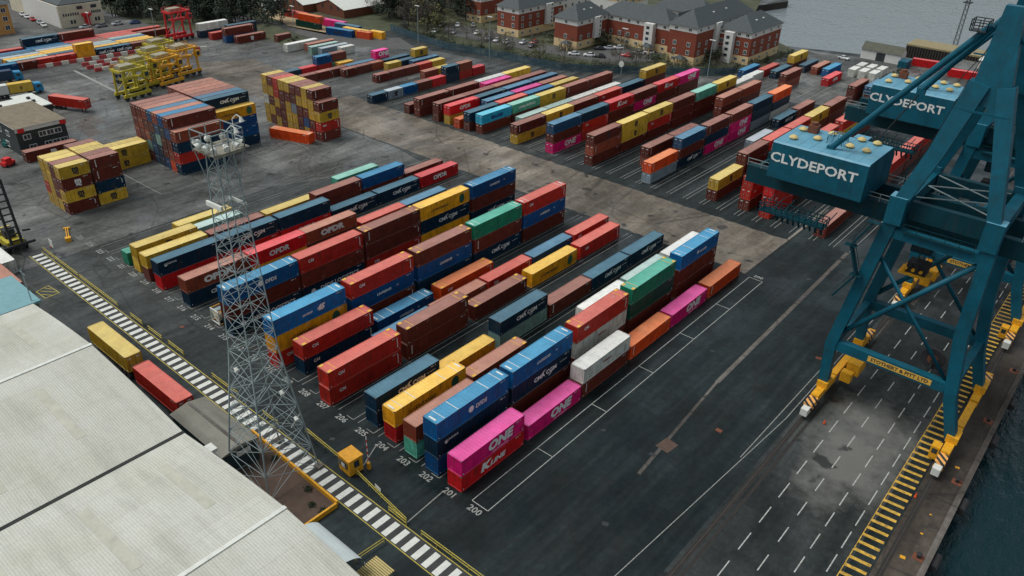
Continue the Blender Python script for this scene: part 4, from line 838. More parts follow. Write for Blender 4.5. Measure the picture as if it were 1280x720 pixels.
for x, y in ((-1.3, -1.2), (-.5, -1.5), (.4, -1.4), (1.3, -1.3), (1.5, -.3), (1.6, .6), (1.1, 1.3), (-1.4, .1), (-1.1, 1.2)):
    mb = MB(); d = Vector((x, y, 0)).normalized(); p = Vector((x, y, 43.3)); mb.beam((x*.9, y*.9, 42.5), p, .1, .1); mb.tube(p, p+d*.55+Vector((0, 0, -.35)), .16, 10, 0, r2=.36); mb.build('floodlight', [white], pf)
for x, y, hh in ((1.6, 1.0, 46.0), (1.8, .1, 45.2)):
    mb = MB(); mb.beam((x, y, 42.5), (x, y, hh-.5), .07, .07); mb.tube((x, y, hh-.5), (x+.5, y+.2, hh), .05, 6); mb.tube((x+.5, y+.2, hh), (x+1.0, y+.3, hh-.2), .05, 6); mb.tube((x+1.0, y+.3, hh-.15), (x+1.1, y+.3, hh-.6), .1, 10, 0, r2=.28); mb.build('camera_arm', [white], pf)
mb = MB(); mb.box(-1.7, .9, -1.5, -1.25, 36.4, 36.9); mb.box(-1.8, 1.1, 1.3, 1.5, 36.2, 36.5); mb.build('cross_arm', [white], t)
for x, y, z in ((2.6, 1.0, 13.2), (-1.6, -1.8, 16.2), (2.4, 2.6, 8.2)):
    mb = MB(); mb.tube((x, y, z), (x+.5, y-.1, z-.25), .22, 10, 0, r2=.3); mb.build('floodlight', [white], t)
mb = MB()
for sx_, sy_ in legs: mb.box(sx_*4-.5, sx_*4+.5, sy_*4-.5, sy_*4+.5, -.1, .35)
mb.build('footing', [stripc], t)
t.scale = (1, 1, 1.035)
# ---------------------------------------------------------------- gate cabin, barriers, kerbs
t = thing('gate_cabin', 'small yellow cabin with windows standing among yellow barriers', 'cabin', (-13.5, -6.6, 0), rad(-3))
mb = MB(); mb.box(-1.15, 1.15, -1.05, 1.05, .15, 2.55); mb.build('cabin_wall', [yel], t)
mb = MB(); mb.box(-1.25, 1.25, -1.15, 1.15, 2.56, 2.72); mb.build('roof', [mat('orange_roof_paint', srgb(226, 160, 40), .5, dirt=.3, scale=2)], t)
for x0, x1, sd in ((-.85, -.05, 's'), (.05, .8, 's'), (-.3, .5, 'e'), (-.6, .6, 'n')):
    mb = MB()
    if sd == 'e': mb.box(1.152, 1.18, x0, x1, 1.15, 2.2, 0)
    else: y = -1.18 if sd == 's' else 1.152; mb.box(x0, x1, y, y+.028, 1.15, 2.2, 0)
    mb.build('window', [glass], t)
mb = MB(); mb.box(-.35, .35, -1.21, -1.185, 1.3, 1.9, 0); mb.build('notice', [white], t)
t = thing('lifting_gate', 'raised red and white lifting arm beside the yellow cabin', 'barrier', (-11.9, -5.0, 0))
mb = MB()
for k in range(9): mb.beam((-.05*k, .03*k, 1+k*.45), (-.05*(k+1), .03*(k+1), 1+(k+1)*.45), .09, .09, k % 2)
mb.build('striped_pole', [white, red], t); mb = MB(); mb.box(-.2, .2, -.2, .2, 0, 1.1); mb.build('post', [yel], t)
bars = [((-103, -8.2), (-88.2, -8.2), 'leftmost of the row'), ((-87.6, -8.2), (-73.3, -8.2), 'second from the left of the row'), ((-68.8, -8.2), (-64.9, -8.2), 'third from the left of the row'), ((-62.9, -8.2), (-58.6, -8.2), 'fourth from the left of the row'),
        ((-56.7, -8.1), (-52.2, -8.1), 'fifth from the left of the row'), ((-44, -8.1), (-37.2, -8.1), 'sixth from the left of the row'), ((-31, -8.0), (-27.5, -8.0), 'just behind the lattice tower'), ((-23.8, -6.2), (-14.8, -6.6), 'left of the yellow cabin'),
        ((-12.2, -6.8), (-1.4, -8.1), 'right of the yellow cabin'), ((-4.4, -8.25), (-1.2, -8.35), 'short, near the end of the cabin barrier'), ((1.3, -8.2), (14, -8.1), 'nearest the camera'), ((-1.1, -11.9), (-1.4, -16), 'running towards the warehouse canopy')]
for (a, b_, lab) in bars:
    t = thing('safety_barrier', 'yellow tubular barrier along the zebra walkway, '+lab, 'barrier', ((a[0]+b_[0])/2, (a[1]+b_[1])/2, 0), 0, 'yellow barriers along the zebra walkway')
    c0 = Vector(((a[0]+b_[0])/2, (a[1]+b_[1])/2, 0)); A = Vector((*a, 0))-c0; B = Vector((*b_, 0))-c0; n = max(1, int((B-A).length/2.2))
    mb = MB()
    for z in (.5, .95): mb.tube(A+Vector((0, 0, z)), B+Vector((0, 0, z)), .06, 6)
    mb.build('rail', [yline], t)
    for i in range(n+1): p = A.lerp(B, i/n); mb = MB(); mb.tube(p, p+Vector((0, 0, .98)), .055, 6); mb.build('post', [yline], t)
for a, b_, lab in (((-29, -11.2), (-9.9, -11.75), 'beside the zebra walkway'), ((-9.75, -12.0), (-9.75, -17.6), 'running towards the warehouse')):
    mb = MB(); mb.beam((*a, .35), (*b_, .35), .28, .7); o = mb.build('kerb_rail', [yel]); o['label'] = 'thick yellow crash rail bounding the brown soil bed, '+lab; o['category'] = 'crash rail'; o['group'] = 'yellow crash rails round the soil bed'
mb = MB(); mb.box(-3.1, -1.9, -.02, .02, .95, 1.5); o = mb.build('banner', [white]); o.location = (-5.0, -7.55, 0); o.rotation_euler = (0, 0, rad(-7)); o['label'] = 'white panel hung on the yellow barrier right of the cabin'; o['category'] = 'panel'
# trailers
def trailer(x, y, lab, rz, tractor=None):
    t = thing('trailer', lab, 'trailer', (x, y, 0), rz, 'container trailers')
    mb = MB(); mb.box(-6.0, 6.0, -.5, -.25, .95, 1.24); mb.box(-6.0, 6.0, .25, .5, .95, 1.24)
    for k in range(7): mb.box(-5.9+k*1.9, -5.7+k*1.9, -1.2, 1.2, 1.08, 1.23)
    mb.build('chassis', [dkgrey], t)
    for k in range(3):
        for s in (-1, 1): mb = MB(); mb.tube((3.0+k*1.3, s*.85, .52), (3.0+k*1.3, s*1.2, .52), .5, 14); mb.build('wheel', [black], t)
    mb = MB(); mb.box(-4.4, -4.2, -.7, -.5, 0, 1); mb.box(-4.4, -4.2, .5, .7, 0, 1); mb.build('landing_leg', [dkgrey], t)
trailer(-58.5, -15.35, 'dark trailer under the mustard container beside the warehouse', 0)
trailer(-43.6, -15.6, 'dark trailer under the faded red container beside the warehouse', 0)
trailer(-184, 32.6, 'dark trailer under a faded red container behind the office block', rad(24)+math.pi)
# ---------------------------------------------------------------- warehouse and sheds at the lower left
def corr(name, c1, c2, per, axis, dirt):
    m, nt, b = newmat(name); g = N(nt, 'ShaderNodeNewGeometry'); wv = N(nt, 'ShaderNodeTexWave', wave_type='BANDS', bands_direction=axis, wave_profile='SIN')
    wv.inputs['Scale'].default_value = .314/per*1.0; nt.links.new(g.outputs['Position'], wv.inputs[0])
    other = 'Y' if axis == 'X' else 'X'
    sep = N(nt, 'ShaderNodeSeparateXYZ'); nt.links.new(g.outputs['Position'], sep.inputs[0])
    f = math_(nt, 'FRACT', math_(nt, 'MULTIPLY', sep.outputs[0 if axis == 'Y' else 1], 1/7.4))
    col = mixc(nt, ramp(nt, noise(nt, .12, 5, .6), [(.3, 0), (.7, 1)]), c1, c2)
    col = mixc(nt, ramp(nt, noise(nt, .5, 5, .65, .12, 1, 1, w=6) if axis == 'Y' else noise(nt, .5, 5, .65, 1, .12, 1, w=6), [(.48, 0), (.75, dirt)]), col, tuple(v*.5 for v in c2))
    if axis == 'Y':
        bt = N(nt, 'ShaderNodeTexBrick'); bt.offset = .5; bt.inputs['Scale'].default_value = 1; bt.inputs['Brick Width'].default_value = 5.6; bt.inputs['Row Height'].default_value = 7.4; bt.inputs['Mortar Size'].default_value = .012
        bt.inputs['Color1'].default_value = (.93, .93, .92, 1); bt.inputs['Color2'].default_value = (1.03, 1.03, 1.03, 1); bt.inputs['Mortar'].default_value = (.8, .8, .78, 1); nt.links.new(g.outputs['Position'], bt.inputs['Vector']); col = mixc(nt, .9, col, bt.outputs['Color'], 'MULTIPLY')
    col = mixc(nt, ramp(nt, f, [(.0, .22), (.006, .22), (.012, 0)]), col, (.1, .1, .09))
    col = mixc(nt, 1, col, ramp(nt, wv.outputs[0], [(0, .955), (.6, 1.01)]), 'MULTIPLY')
    col = mixc(nt, 1, col, ramp(nt, noise(nt, 4, 4, .7), [(.3, .88), (.7, 1.06)]), 'MULTIPLY')
    nt.links.new(col, b.inputs['Base Color']); b.inputs['Roughness'].default_value = .75
    bp = N(nt, 'ShaderNodeBump'); bp.inputs['Strength'].default_value = .5; bp.inputs['Distance'].default_value = .05; nt.links.new(wv.outputs[0], bp.inputs['Height']); nt.links.new(bp.outputs[0], b.inputs['Normal'])
    return m
wroof = corr('pale_corrugated_roof', (.52, .53, .475), (.44, .44, .37), .3, 'Y', .4)
groof = corr('old_fibre_cement_roof', (.23, .225, .19), (.15, .145, .115), .3, 'Y', .8)
wallm = mat('warehouse_cladding', srgb(120, 128, 120), .7, dirt=.3)
bluewall = mat('dark_blue_green_wall', srgb(30, 52, 56), .6)
t = thing('warehouse', 'large warehouse with pale corrugated ridged roof beside the zebra walkway', 'warehouse', (-25.4, -50, 0))
ox, oy_ = -25.4, -50; y0, y1 = -95-oy_, -21.6-oy_
prof = [(-68.3, 9.0), (-48.3, 11.0), (-25.4, 9.0), (-4.6, 11.0), (17.5, 9.0)]
for i, (a, b_) in enumerate(zip(prof, prof[1:])):
    mb = MB(); 
    n = 10; pts = []
    for k in range(n+1): u = k/n; pts.append((a[0]+(b_[0]-a[0])*u-ox, a[1]+(b_[1]-a[1])*u+.22*math.sin(math.pi*u)))
    yb = y1
    for p, q in zip(pts, pts[1:]): mb.q((p[0], y0, p[1]), (q[0], y0, q[1]), (q[0], yb, q[1]), (p[0], yb, p[1]), m=0)
    for p, q in zip(pts, pts[1:]): mb.q((p[0], yb, p[1]), (q[0], yb, q[1]), (q[0], yb, q[1]-.35), (p[0], yb, p[1]-.35), m=1)
    ro = mb.build('roof', [wroof, white], t)
    if i in (0, 1, 2, 3):
        sk = mat('yellowed_skylight_sheet', (.42, .42, .34), .6, var=.2, scale=.6, dirt=.5, dirtc=(.48, .49, .43))
        for k, yy_ in enumerate((-27, -36, -45, -54, -63, -75) if i % 2 == 0 else (-31, -40.5, -50, -60, -72)):
            mb = MB()
            for p, q in list(zip(pts, pts[1:]))[2:8 if k % 2 else 7]: mb.q((p[0], yy_-oy_, p[1]+.02), (q[0], yy_-oy_, q[1]+.02), (q[0], yy_+1.15-oy_, q[1]+.02), (p[0], yy_+1.15-oy_, p[1]+.02))
            mb.build('skylight', [sk], ro)
for x in (-48.3, -4.6): mb = MB(); mb.box(x-.25-ox, x+.25-ox, y0, y1+.05, 11.02, 11.12); mb.build('ridge_capping', [white], t)
mb = MB(); mb.box(-25.65-ox, -25.15-ox, y0, y1+.05, 9.03, 9.1); mb.build('valley_gutter', [mat('dark_gutter', (.02, .022, .02), .9)], t)
mb = MB(); pw = [(x-ox, z-.35) for x, z in prof]
for (a, b_) in zip(pw, pw[1:]): mb.q((a[0], y1-.8, 0), (a[0], y1-.8, a[1]), (b_[0], y1-.8, b_[1]), (b_[0], y1-.8, 0)); mb.q((a[0], y0, 0), (b_[0], y0, 0), (b_[0], y0, b_[1]), (a[0], y0, a[1]))
mb.q((pw[0][0]+.1, y0, 0), (pw[0][0]+.1, y0, 8.7), (pw[0][0]+.1, y1-.8, 8.7), (pw[0][0]+.1, y1-.8, 0)); mb.q((pw[-1][0]-.1, y0, 0), (pw[-1][0]-.1, y1-.8, 0), (pw[-1][0]-.1, y1-.8, 8.7), (pw[-1][0]-.1, y0, 8.7)); mb.build('wall', [wallm], t)
mb = MB()
for k in range(8):
    a0, a1 = math.pi/2*k/8, math.pi/2*(k+1)/8
    y_a, z_a, y_b, z_b = -20.9+3.6*math.sin(a0), 4.2+2.2*math.cos(a0), -20.9+3.6*math.sin(a1), 4.2+2.2*math.cos(a1)
    mb.q((-5.2-ox, y_a-oy_, z_a), (2.2-ox, y_a-oy_, z_a), (2.2-ox, y_b-oy_, z_b), (-5.2-ox, y_b-oy_, z_b))
mb.box(-5.2-ox, 2.2-ox, -17.34-oy_, -17.25-oy_, 3.6, 4.2); mb.build('canopy', [mat('pale_canopy_sheet', srgb(200, 210, 208), .5, var=.1)], t)
mb = MB(); mb.box(-21.4-ox, -20.0-ox, -21.5-oy_, -20.4-oy_, 8.6, 9.0); mb.build('downpipe_head', [white], t)
t = thing('flat_roof_store', 'low store with pale blue roof behind the big warehouse', 'building', (-74, -32, 0))
mb = MB(); mb.box(-5.2, 5.2, -12, 11.3, 0, 8.6); mb.build('wall', [wallm], t)
mb = MB(); mb.box(-5.5, 5.5, -12, 11.6, 8.62, 9.0); mb.build('roof', [mat('pale_blue_sheet_roof', srgb(108, 152, 158), .6, var=.12, dirt=.2)], t)
mb = MB(); mb.box(-4.4, -2.8, 2, 4, 9.02, 9.3); mb.build('roof_hatch', [dkgrey], t)
mb = MB(); mb.beam((4.6, 10.6, 9), (4.6, 10.6, 14.5), .12, .12); mb.beam((3.6, 10.6, 13.8), (5.6, 10.6, 13.8), .06, .06); mb.build('aerial', [galv], t)
t = thing('grey_shed', 'low shed with weathered grey-brown roof by the lattice tower', 'shed', (-30.1, -15.8, 0))
mb = MB(); mb.box(-6.1, 6.1, -2.5, 2.4, 0, 3.6); mb.build('wall', [bluewall], t)
mb = MB(); mb.q((-6.3, -2.7, 3.62), (6.3, -2.7, 3.62), (6.3, 0, 4.15), (-6.3, 0, 4.15)); mb.q((-6.3, 0, 4.15), (6.3, 0, 4.15), (6.3, 2.6, 3.62), (-6.3, 2.6, 3.62)); mb.q((-6.3, -2.7, 3.5), (-6.3, -2.7, 3.62), (-6.3, 0, 4.15), (-6.3, 2.6, 3.62), (-6.3, 2.6, 3.5)); mb.q((6.3, -2.7, 3.5), (6.3, 2.6, 3.5), (6.3, 2.6, 3.62), (6.3, 0, 4.15), (6.3, -2.7, 3.62)); ro = mb.build('roof', [groof], t)
mb = MB(); mb.box(-5.9, 6.1, -.2, .2, 4.16, 4.24); mb.build('ridge_strip', [stripc], ro)
mb = MB(); mb.box(6.102, 6.14, -.6, 1.4, 2.2, 3.0); mb.build('sign_panel', [white], t)
t = thing('slatted_lean_to', 'small lean-to with buff slatted roof by the warehouse corner', 'shed', (3.0, -16.6, 0))
mb = MB(); mb.box(-1.3, 1.3, -1.3, 1.3, 0, 2.7); mb.build('wall', [wallm], t)
mb = MB()
for k in range(11): mb.box(-1.5, 1.5, -1.45+k*.27, -1.29+k*.27, 2.72, 2.86)
mb.build('roof', [mat('buff_slats', srgb(190, 172, 110), .8)], t)
for i, (x, y, s) in enumerate(((-10.4, -13.6, .55), (-12.2, -13.9, .4), (-11.4, -18.3, .6), (-14.6, -12.6, .5), (-22.5, -12.2, .5), (-12.4, -16.8, .3))):
    mb = MB()
    for k in range(70):
        p = Vector((R.gauss(0, .5), R.gauss(0, .5), abs(R.gauss(0, .5))))*s; q = Vector((R.uniform(-1, 1), R.uniform(-1, 1), R.uniform(-1, 1))).normalized()*.2; r2 = q.cross(Vector((.3, .5, .8))).normalized()*.15
        mb.q(p-q, p+r2, p+q)
    o = mb.build('weed_clump', [mat('dark_weeds', (.02, .035, .015), .9)]); o.location = (x, y, .05); o['label'] = 'dark green weed clump in the soil bed, %s' % ('under the corner of the yellow rail', 'left of the corner weed', 'by the warehouse roof edge', 'by the tower leg nearest the zebra', 'by the rear tower leg', 'tiny, mid soil')[i]; o['category'] = 'weed'

# tank container standing at the end of a bay
t = thing('tank_container', 'cream and yellow tank container standing alone at the end of a bay', 'tank container', (-57.0, 3.4, .01), 0)
mb = MB(); mb.tube((0, -2.75, 1.35), (0, 2.75, 1.35), 1.08, 22); o = mb.build('tank', [mat('cream_tank_shell', srgb(222, 212, 182), .45, dirt=.3, dirtc=(.3, .16, .05))], t, smooth=False)
for e in (-1, 1):
    mb = MB()
    for s in (-1, 1): mb.beam((s*1.15, e*2.95, 0), (s*1.15, e*2.95, 2.55), .15, .15); mb.beam((s*1.15, e*2.95, .1), (0, e*2.95, 1.3), .1, .1); mb.beam((s*1.15, e*2.95, 2.45), (0, e*2.95, 1.35), .1, .1)
    mb.box(-1.2, 1.2, e*2.95-.07, e*2.95+.07, 2.42, 2.58); mb.box(-1.2, 1.2, e*2.95-.07, e*2.95+.07, .0, .16); mb.build('end_frame', [white if e < 0 else yel], t)
mb = MB()
for s in (-1, 1): mb.box(s*1.15-.06, s*1.15+.06, -2.9, 2.9, .02, .16); mb.box(s*1.15-.05, s*1.15+.05, -2.9, 2.9, 2.46, 2.56)
mb.build('side_rail', [yel], t)
mb = MB(); mb.box(-.5, .5, -2.8, 2.8, 2.45, 2.5); mb.build('catwalk', [galv], t)
# ---------------------------------------------------------------- straddle carriers
def carrier(x, y, rz, colm, lab, H=8.8, grp='straddle carriers parked on the old yard', wide=4.6):
    t = thing('straddle_carrier', lab, 'straddle carrier', (x, y, 0), rz, grp)
    for s in (-1, 1):
        mb = MB(); mb.box(s*wide/2-.4, s*wide/2+.4, -4.4, 4.4, .9, 1.7); mb.build('side_frame', [colm], t)
        for yy_ in (-3.6, 3.6):
            mb = MB(); mb.beam((s*wide/2, yy_, 1.7), (s*wide/2, yy_*.92, H-.8), .42, .5); mb.build('leg', [colm], t)
        for yy_ in (-3.6, -1.3, 1.3, 3.6):
            mb = MB(); mb.tube((s*wide/2-.25, yy_, .75), (s*wide/2+.25, yy_, .75), .74, 14); mb.build('wheel', [black], t)
        mb = MB(); mb.box(s*wide/2-.35, s*wide/2+.35, -4.2, 4.2, H-.6, H-.1); mb.build('top_beam', [colm], t)
        mb = MB(); rails(mb, [(s*wide/2, -4.2, H-.1), (s*wide/2, 4.2, H-.1)], 1.0, 0, .05, 1.4); mb.build('railing', [colm], t)
    mb = MB()
    for yy_ in (-3.9, 3.9): mb.box(-wide/2+.35, wide/2-.35, yy_-.3, yy_+.3, H-.8, H-.15)
    mb.build('cross_beam', [colm], t)
    mb = MB(); mb.box(-1.5, 1.5, -3.3, 1.2, H-.12, H+.9); mb.build('engine_deck', [mat('grey_engine_cover', srgb(150, 146, 125), .7, .1, dirt=.4)], t)
    mb = MB(); mb.box(wide/2-.2, wide/2+1.2, 2.6, 4.2, H-3.2, H-1.2, 0); mb.q((wide/2+1.21, 2.8, H-2.7), (wide/2+1.21, 4.0, H-2.7), (wide/2+1.21, 4.0, H-1.5), (wide/2+1.21, 2.8, H-1.5), m=1); mb.build('cab', [colm, glass], t)
    mb = MB(); mb.box(-1.1, 1.1, -3.0, 3.0, H-3.4, H-2.9); mb.build('spreader', [colm], t)
    for s in (-1, 1):
        mb = MB(); mb.beam((s*wide/2, -3.5, 2), (s*wide/2, 3.4, H-1.2), .2, .2); mb.build('brace', [colm], t)
for x, y, rz, cm, lab in ((-183.5, 50.5, 8, lemon, 'yellow straddle carrier at the front of the parked cluster'), (-190, 56.5, 8, lemon, 'yellow straddle carrier second from the front of the cluster'), (-188.5, 64, 12, yel, 'orange-yellow straddle carrier on the right of the cluster'), (-198, 66, 8, lemon, 'yellow straddle carrier in the middle of the cluster'),
        (-194.5, 73.5, 10, yel, 'pale topped straddle carrier at the rear right of the cluster'), (-206, 72, 8, lemon, 'yellow straddle carrier at the rear left of the cluster')):
    carrier(x, y, rad(rz), cm, lab)
carrier(-239.5, 97, rad(6), red, 'red straddle carrier standing alone near the dark wood', 10.4, 'straddle carriers parked on the old yard')
for i, (x, y) in enumerate(((-199.5, 55.6), (-206, 58.2))):
    t = thing('yard_tractor', 'white cabbed yard tractor %s' % ('beside the striped barriers' if i == 0 else 'behind the first white one'), 'tractor', (x, y, 0), rad(20))
    mb = MB(); mb.box(-1.2, 1.2, -2.2, 2.2, .6, 1.2); mb.build('chassis', [black], t); mb = MB(); mb.box(-.9, .9, .2, 2, 1.21, 3.0, 0); mb.q((-.8, 2.01, 1.8), (.8, 2.01, 1.8), (.8, 2.01, 2.8), (-.8, 2.01, 2.8), m=1); mb.build('cab', [white, glass], t)
    for s in (-1, 1):
        for yy_ in (-1.5, 1.5): mb = MB(); mb.tube((s*.9, yy_, .5), (s*1.25, yy_, .5), .5, 12); mb.build('wheel', [black], t)
# ---------------------------------------------------------------- reach stacker at the left edge
t = thing('lift_truck', 'yellow container lift truck with tall black mast by the walkway end', 'lift truck', (-108.6, -11.4, 0), rad(0))
mb = MB(); mb.box(-4.2, 2.2, -1.5, 1.5, .9, 2.2); mb.box(-4.4, -2.2, -1.5, 1.5, 2.2, 2.9); mb.build('body', [lemon], t)
mb = MB(); mb.box(-1.6, .4, -.9, .9, 2.21, 3.9, 0); mb.q((.41, -.8, 2.6), (.41, .8, 2.6), (.41, .8, 3.7), (.41, -.8, 3.7), m=1); mb.build('cab', [black, glass], t)
mb = MB()
for s in (-.9, .9): mb.beam((3.0, s, .3), (1.6, s, 14.4), .55, .4)
for k in range(11): z = 1.2+k*1.3; mb.beam((3.0-z*.1, -.9, z), (3.0-z*.1, .9, z), .18, .25)
for k in range(6): z = 7+k*1.3; mb.box(2.2-z*.1, 2.9-z*.1, -1.3, -1.1, z, z+.3)
mb.build('mast', [black], t)
mb = MB(); mb.box(3.3, 3.7, -3, 3, 1.6, 2.0); mb.beam((3.4, 1.4, 4.4), (4.4, 2.4, 4.6), .3, .3); mb.build('carriage', [black], t)
for x in (-3.2, 1.6):
    for s in (-1, 1): mb = MB(); mb.tube((x, s*1.2, .85), (x, s*1.9, .85), .85, 16); mb.build('wheel', [black], t)
t = thing('yellow_attachment', 'small yellow steel frame lying on the yard before the corner pile', 'frame', (-106.5, -2.2, 0), rad(70))
mb = MB(); mb.box(-.5, .5, -3.2, -2.2, 0, .8); mb.box(-.25, -.1, -2.2, 3, .3, .45); mb.box(.1, .25, -2.2, 3, .3, .45); mb.box(-.6, .6, 2.6, 3, .2, .5); mb.build('steel_frame', [yel], t)
mb = MB(); mb.beam((0, 0, 0), (0, 0, 1.6), .12, .12); t = thing('sign_post', 'white notice on a short post at the walkway end', 'sign', (-100.6, -7.3, 0)); mb.build('post', [galv], t)
mb = MB(); mb.box(-.75, .75, -.04, .04, 1.5, 3.0, 0); mb.build('notice', [white], t)
# ---------------------------------------------------------------- striped concrete barriers
bm_ = {}
for nm, mm in (('r', mat('faded_red_concrete', srgb(165, 62, 62), .8, dirt=.3)), ('w', mat('whitewashed_concrete', srgb(200, 196, 184), .85, dirt=.3))):
    mb = MB(); i = len(mb.v); mb.v += [(-.45, 0, 0), (.45, 0, 0), (.25, 0, 1.1), (-.25, 0, 1.1), (-.45, 2.25, 0), (.45, 2.25, 0), (.25, 2.25, 1.1), (-.25, 2.25, 1.1)]
    for f in ((0, 1, 2, 3), (4, 7, 6, 5), (0, 4, 5, 1), (1, 5, 6, 2), (2, 6, 7, 3), (3, 7, 4, 0)): mb.f.append(f); mb.m.append(0)
    bm_[nm] = mb.mesh('barrier_block', [mm])
nrow = 0
for a, b_, nm in (((-233.2, 43.5), (-229.6, 92), 'longest striped row'), ((-226.2, 54.5), (-224.6, 71.5), 'first short striped row'), ((-221.5, 54), (-220.6, 69.5), 'second short striped row'), ((-217, 54.5), (-216.8, 67), 'third short striped row'), ((-224, 82), (-218.6, 96), 'striped row behind the carriers')):
    A, B = Vector((*a, 0)), Vector((*b_, 0)); n = int((B-A).length/2.35); rz = math.atan2((B-A).y, (B-A).x)-math.pi/2
    for k in range(n):
        p = A.lerp(B, k/n); r_ = k % 2 == 0
        o = put('barrier_block', bm_['r' if r_ else 'w'], loc=(p.x, p.y, .012), rz=rz)
        o['label'] = '%s concrete barrier block, %s from the left of the %s' % ('faded red' if r_ else 'white', ORD[k], nm); o['category'] = 'barrier block'; o['group'] = 'red and white barrier blocks'
# ---------------------------------------------------------------- vehicles
CARC = {'white': (.7, .7, .7), 'black': (.02, .02, .025), 'grey': (.18, .19, .2), 'red': (.5, .03, .03), 'blue': (.04, .08, .2), 'silver': (.42, .44, .45)}
carp, nt, b = newmat('car_paint'); oi = N(nt, 'ShaderNodeObjectInfo'); nt.links.new(oi.outputs['Color'], b.inputs['Base Color']); b.inputs['Roughness'].default_value = .25; b.inputs['Coat Weight'].default_value = .5
def lofted(secs, m=0):
    mb = MB()
    for s in secs: mb.v += s
    n = len(secs[0])
    for i in range(len(secs)-1):
        for k in range(n): k2 = (k+1) % n; mb.f.append((i*n+k, i*n+k2, (i+1)*n+k2, (i+1)*n+k)); mb.m.append(m)
    mb.f.append(tuple(range(n))[::-1]); mb.m.append(m); mb.f.append(tuple((len(secs)-1)*n+k for k in range(n))); mb.m.append(m); return mb
def sec(y, w_, z0, z1, r_=.12): return [(-w_, y, z0), (w_, y, z0), (w_, y, z1-r_), (w_-r_, y, z1), (-w_+r_, y, z1), (-w_, y, z1-r_)]
car_body = lofted([sec(-2.15, .74, .4, .72), sec(-2.0, .84, .28, .86), sec(-.9, .87, .25, .94), (sec(1.2, .87, .25, .92)), sec(2.0, .82, .28, .88), sec(2.12, .72, .4, .72)]).mesh('car_body', [carp])
car_cab = lofted([sec(-1.15, .74, .93, .96, .02), sec(-.45, .66, .93, 1.42), sec(.9, .64, .93, 1.42), sec(1.75, .72, .9, .95, .02)]).mesh('car_cabin', [glass])
car_top = MB().box(-.56, .56, -.42, .86, 1.425, 1.45).mesh('car_roof', [carp])
mbw = MB(); mbw.tube((-.1, 0, .31), (.1, 0, .31), .31, 12); car_wheel = mbw.mesh('wheel', [black])
PLACES = []
def car(x, y, rz, c, where):
    t = thing('parked_car', '%s car %s' % (c, where), 'car', (x, y, .02), rz, 'cars parked near the flats and street')
    put('body', car_body, t, color=CARC[c]); put('cabin', car_cab, t); put('roof', car_top, t, color=CARC[c])
    for s in (-1, 1):
        for yy_ in (-1.3, 1.3): put('wheel', car_wheel, t, loc=(s*.78, yy_, 0))
def car_row(lst, where):
    for i, (x, y, rz, c) in enumerate(lst): car(x, y, rad(rz), c, 'parked %s, %s from the left' % (where, ORD[i]))
car_row([(-317.3, 71.5, 80, 'white'), (-311.5, 71, 80, 'white'), (-305.5, 70.8, 80, 'red'), (-298, 70.4, 80, 'silver'), (-292.4, 69.6, 80, 'white')], 'in the street by the pale building')
car_row([(-279, 79.5, 5, 'silver'), (-277, 85, 0, 'grey'), (-276.4, 91, 0, 'silver'), (-274, 97, -10, 'blue')], 'before the building with the red porch')
car_row([(-188.7, 184.3, 40, 'white'), (-183.6, 189, 40, 'white'), (-179, 193.6, 40, 'silver')], 'by the leftmost brick block')
car_row([(-182.3, 174.5, 30, 'white'), (-176, 178.5, 30, 'silver'), (-168.6, 184.6, 30, 'white')], 'on the left of the flats car park')
car_row([(-159.4, 181.3, 20, 'silver'), (-155.2, 181.4, 20, 'white'), (-150.6, 182.2, 20, 'white'), (-145.8, 186.2, 15, 'silver'), (-143, 189.6, 15, 'red'), (-139.6, 184.6, 0, 'black')], 'in front of the second brick block')
car_row([(-121.7, 186.5, -60, 'white'), (-116.6, 189.3, -60, 'white'), (-112.8, 190.6, -60, 'black')], 'behind the fence at the central flats')
car_row([(-115.4, 206.6, -50, 'white'), (-117.6, 203.2, -50, 'silver'), (-119.8, 200, -50, 'black')], 'in the inner court of the flats')
car_row([(-106.6, 199, -70, 'red'), (-105.6, 205.2, -60, 'silver'), (-103.4, 209, -60, 'white')], 'on the right of the inner court')
car(-76.2, 256.5, rad(-60), 'white', 'by the river corner of the brick flats'); car(-47.2, 256.2, rad(80), 'silver', 'on the river bank lane left of the pale shed')
car(-64.6, 176.5, rad(0), 'white', 'just behind the pink topped container stack')
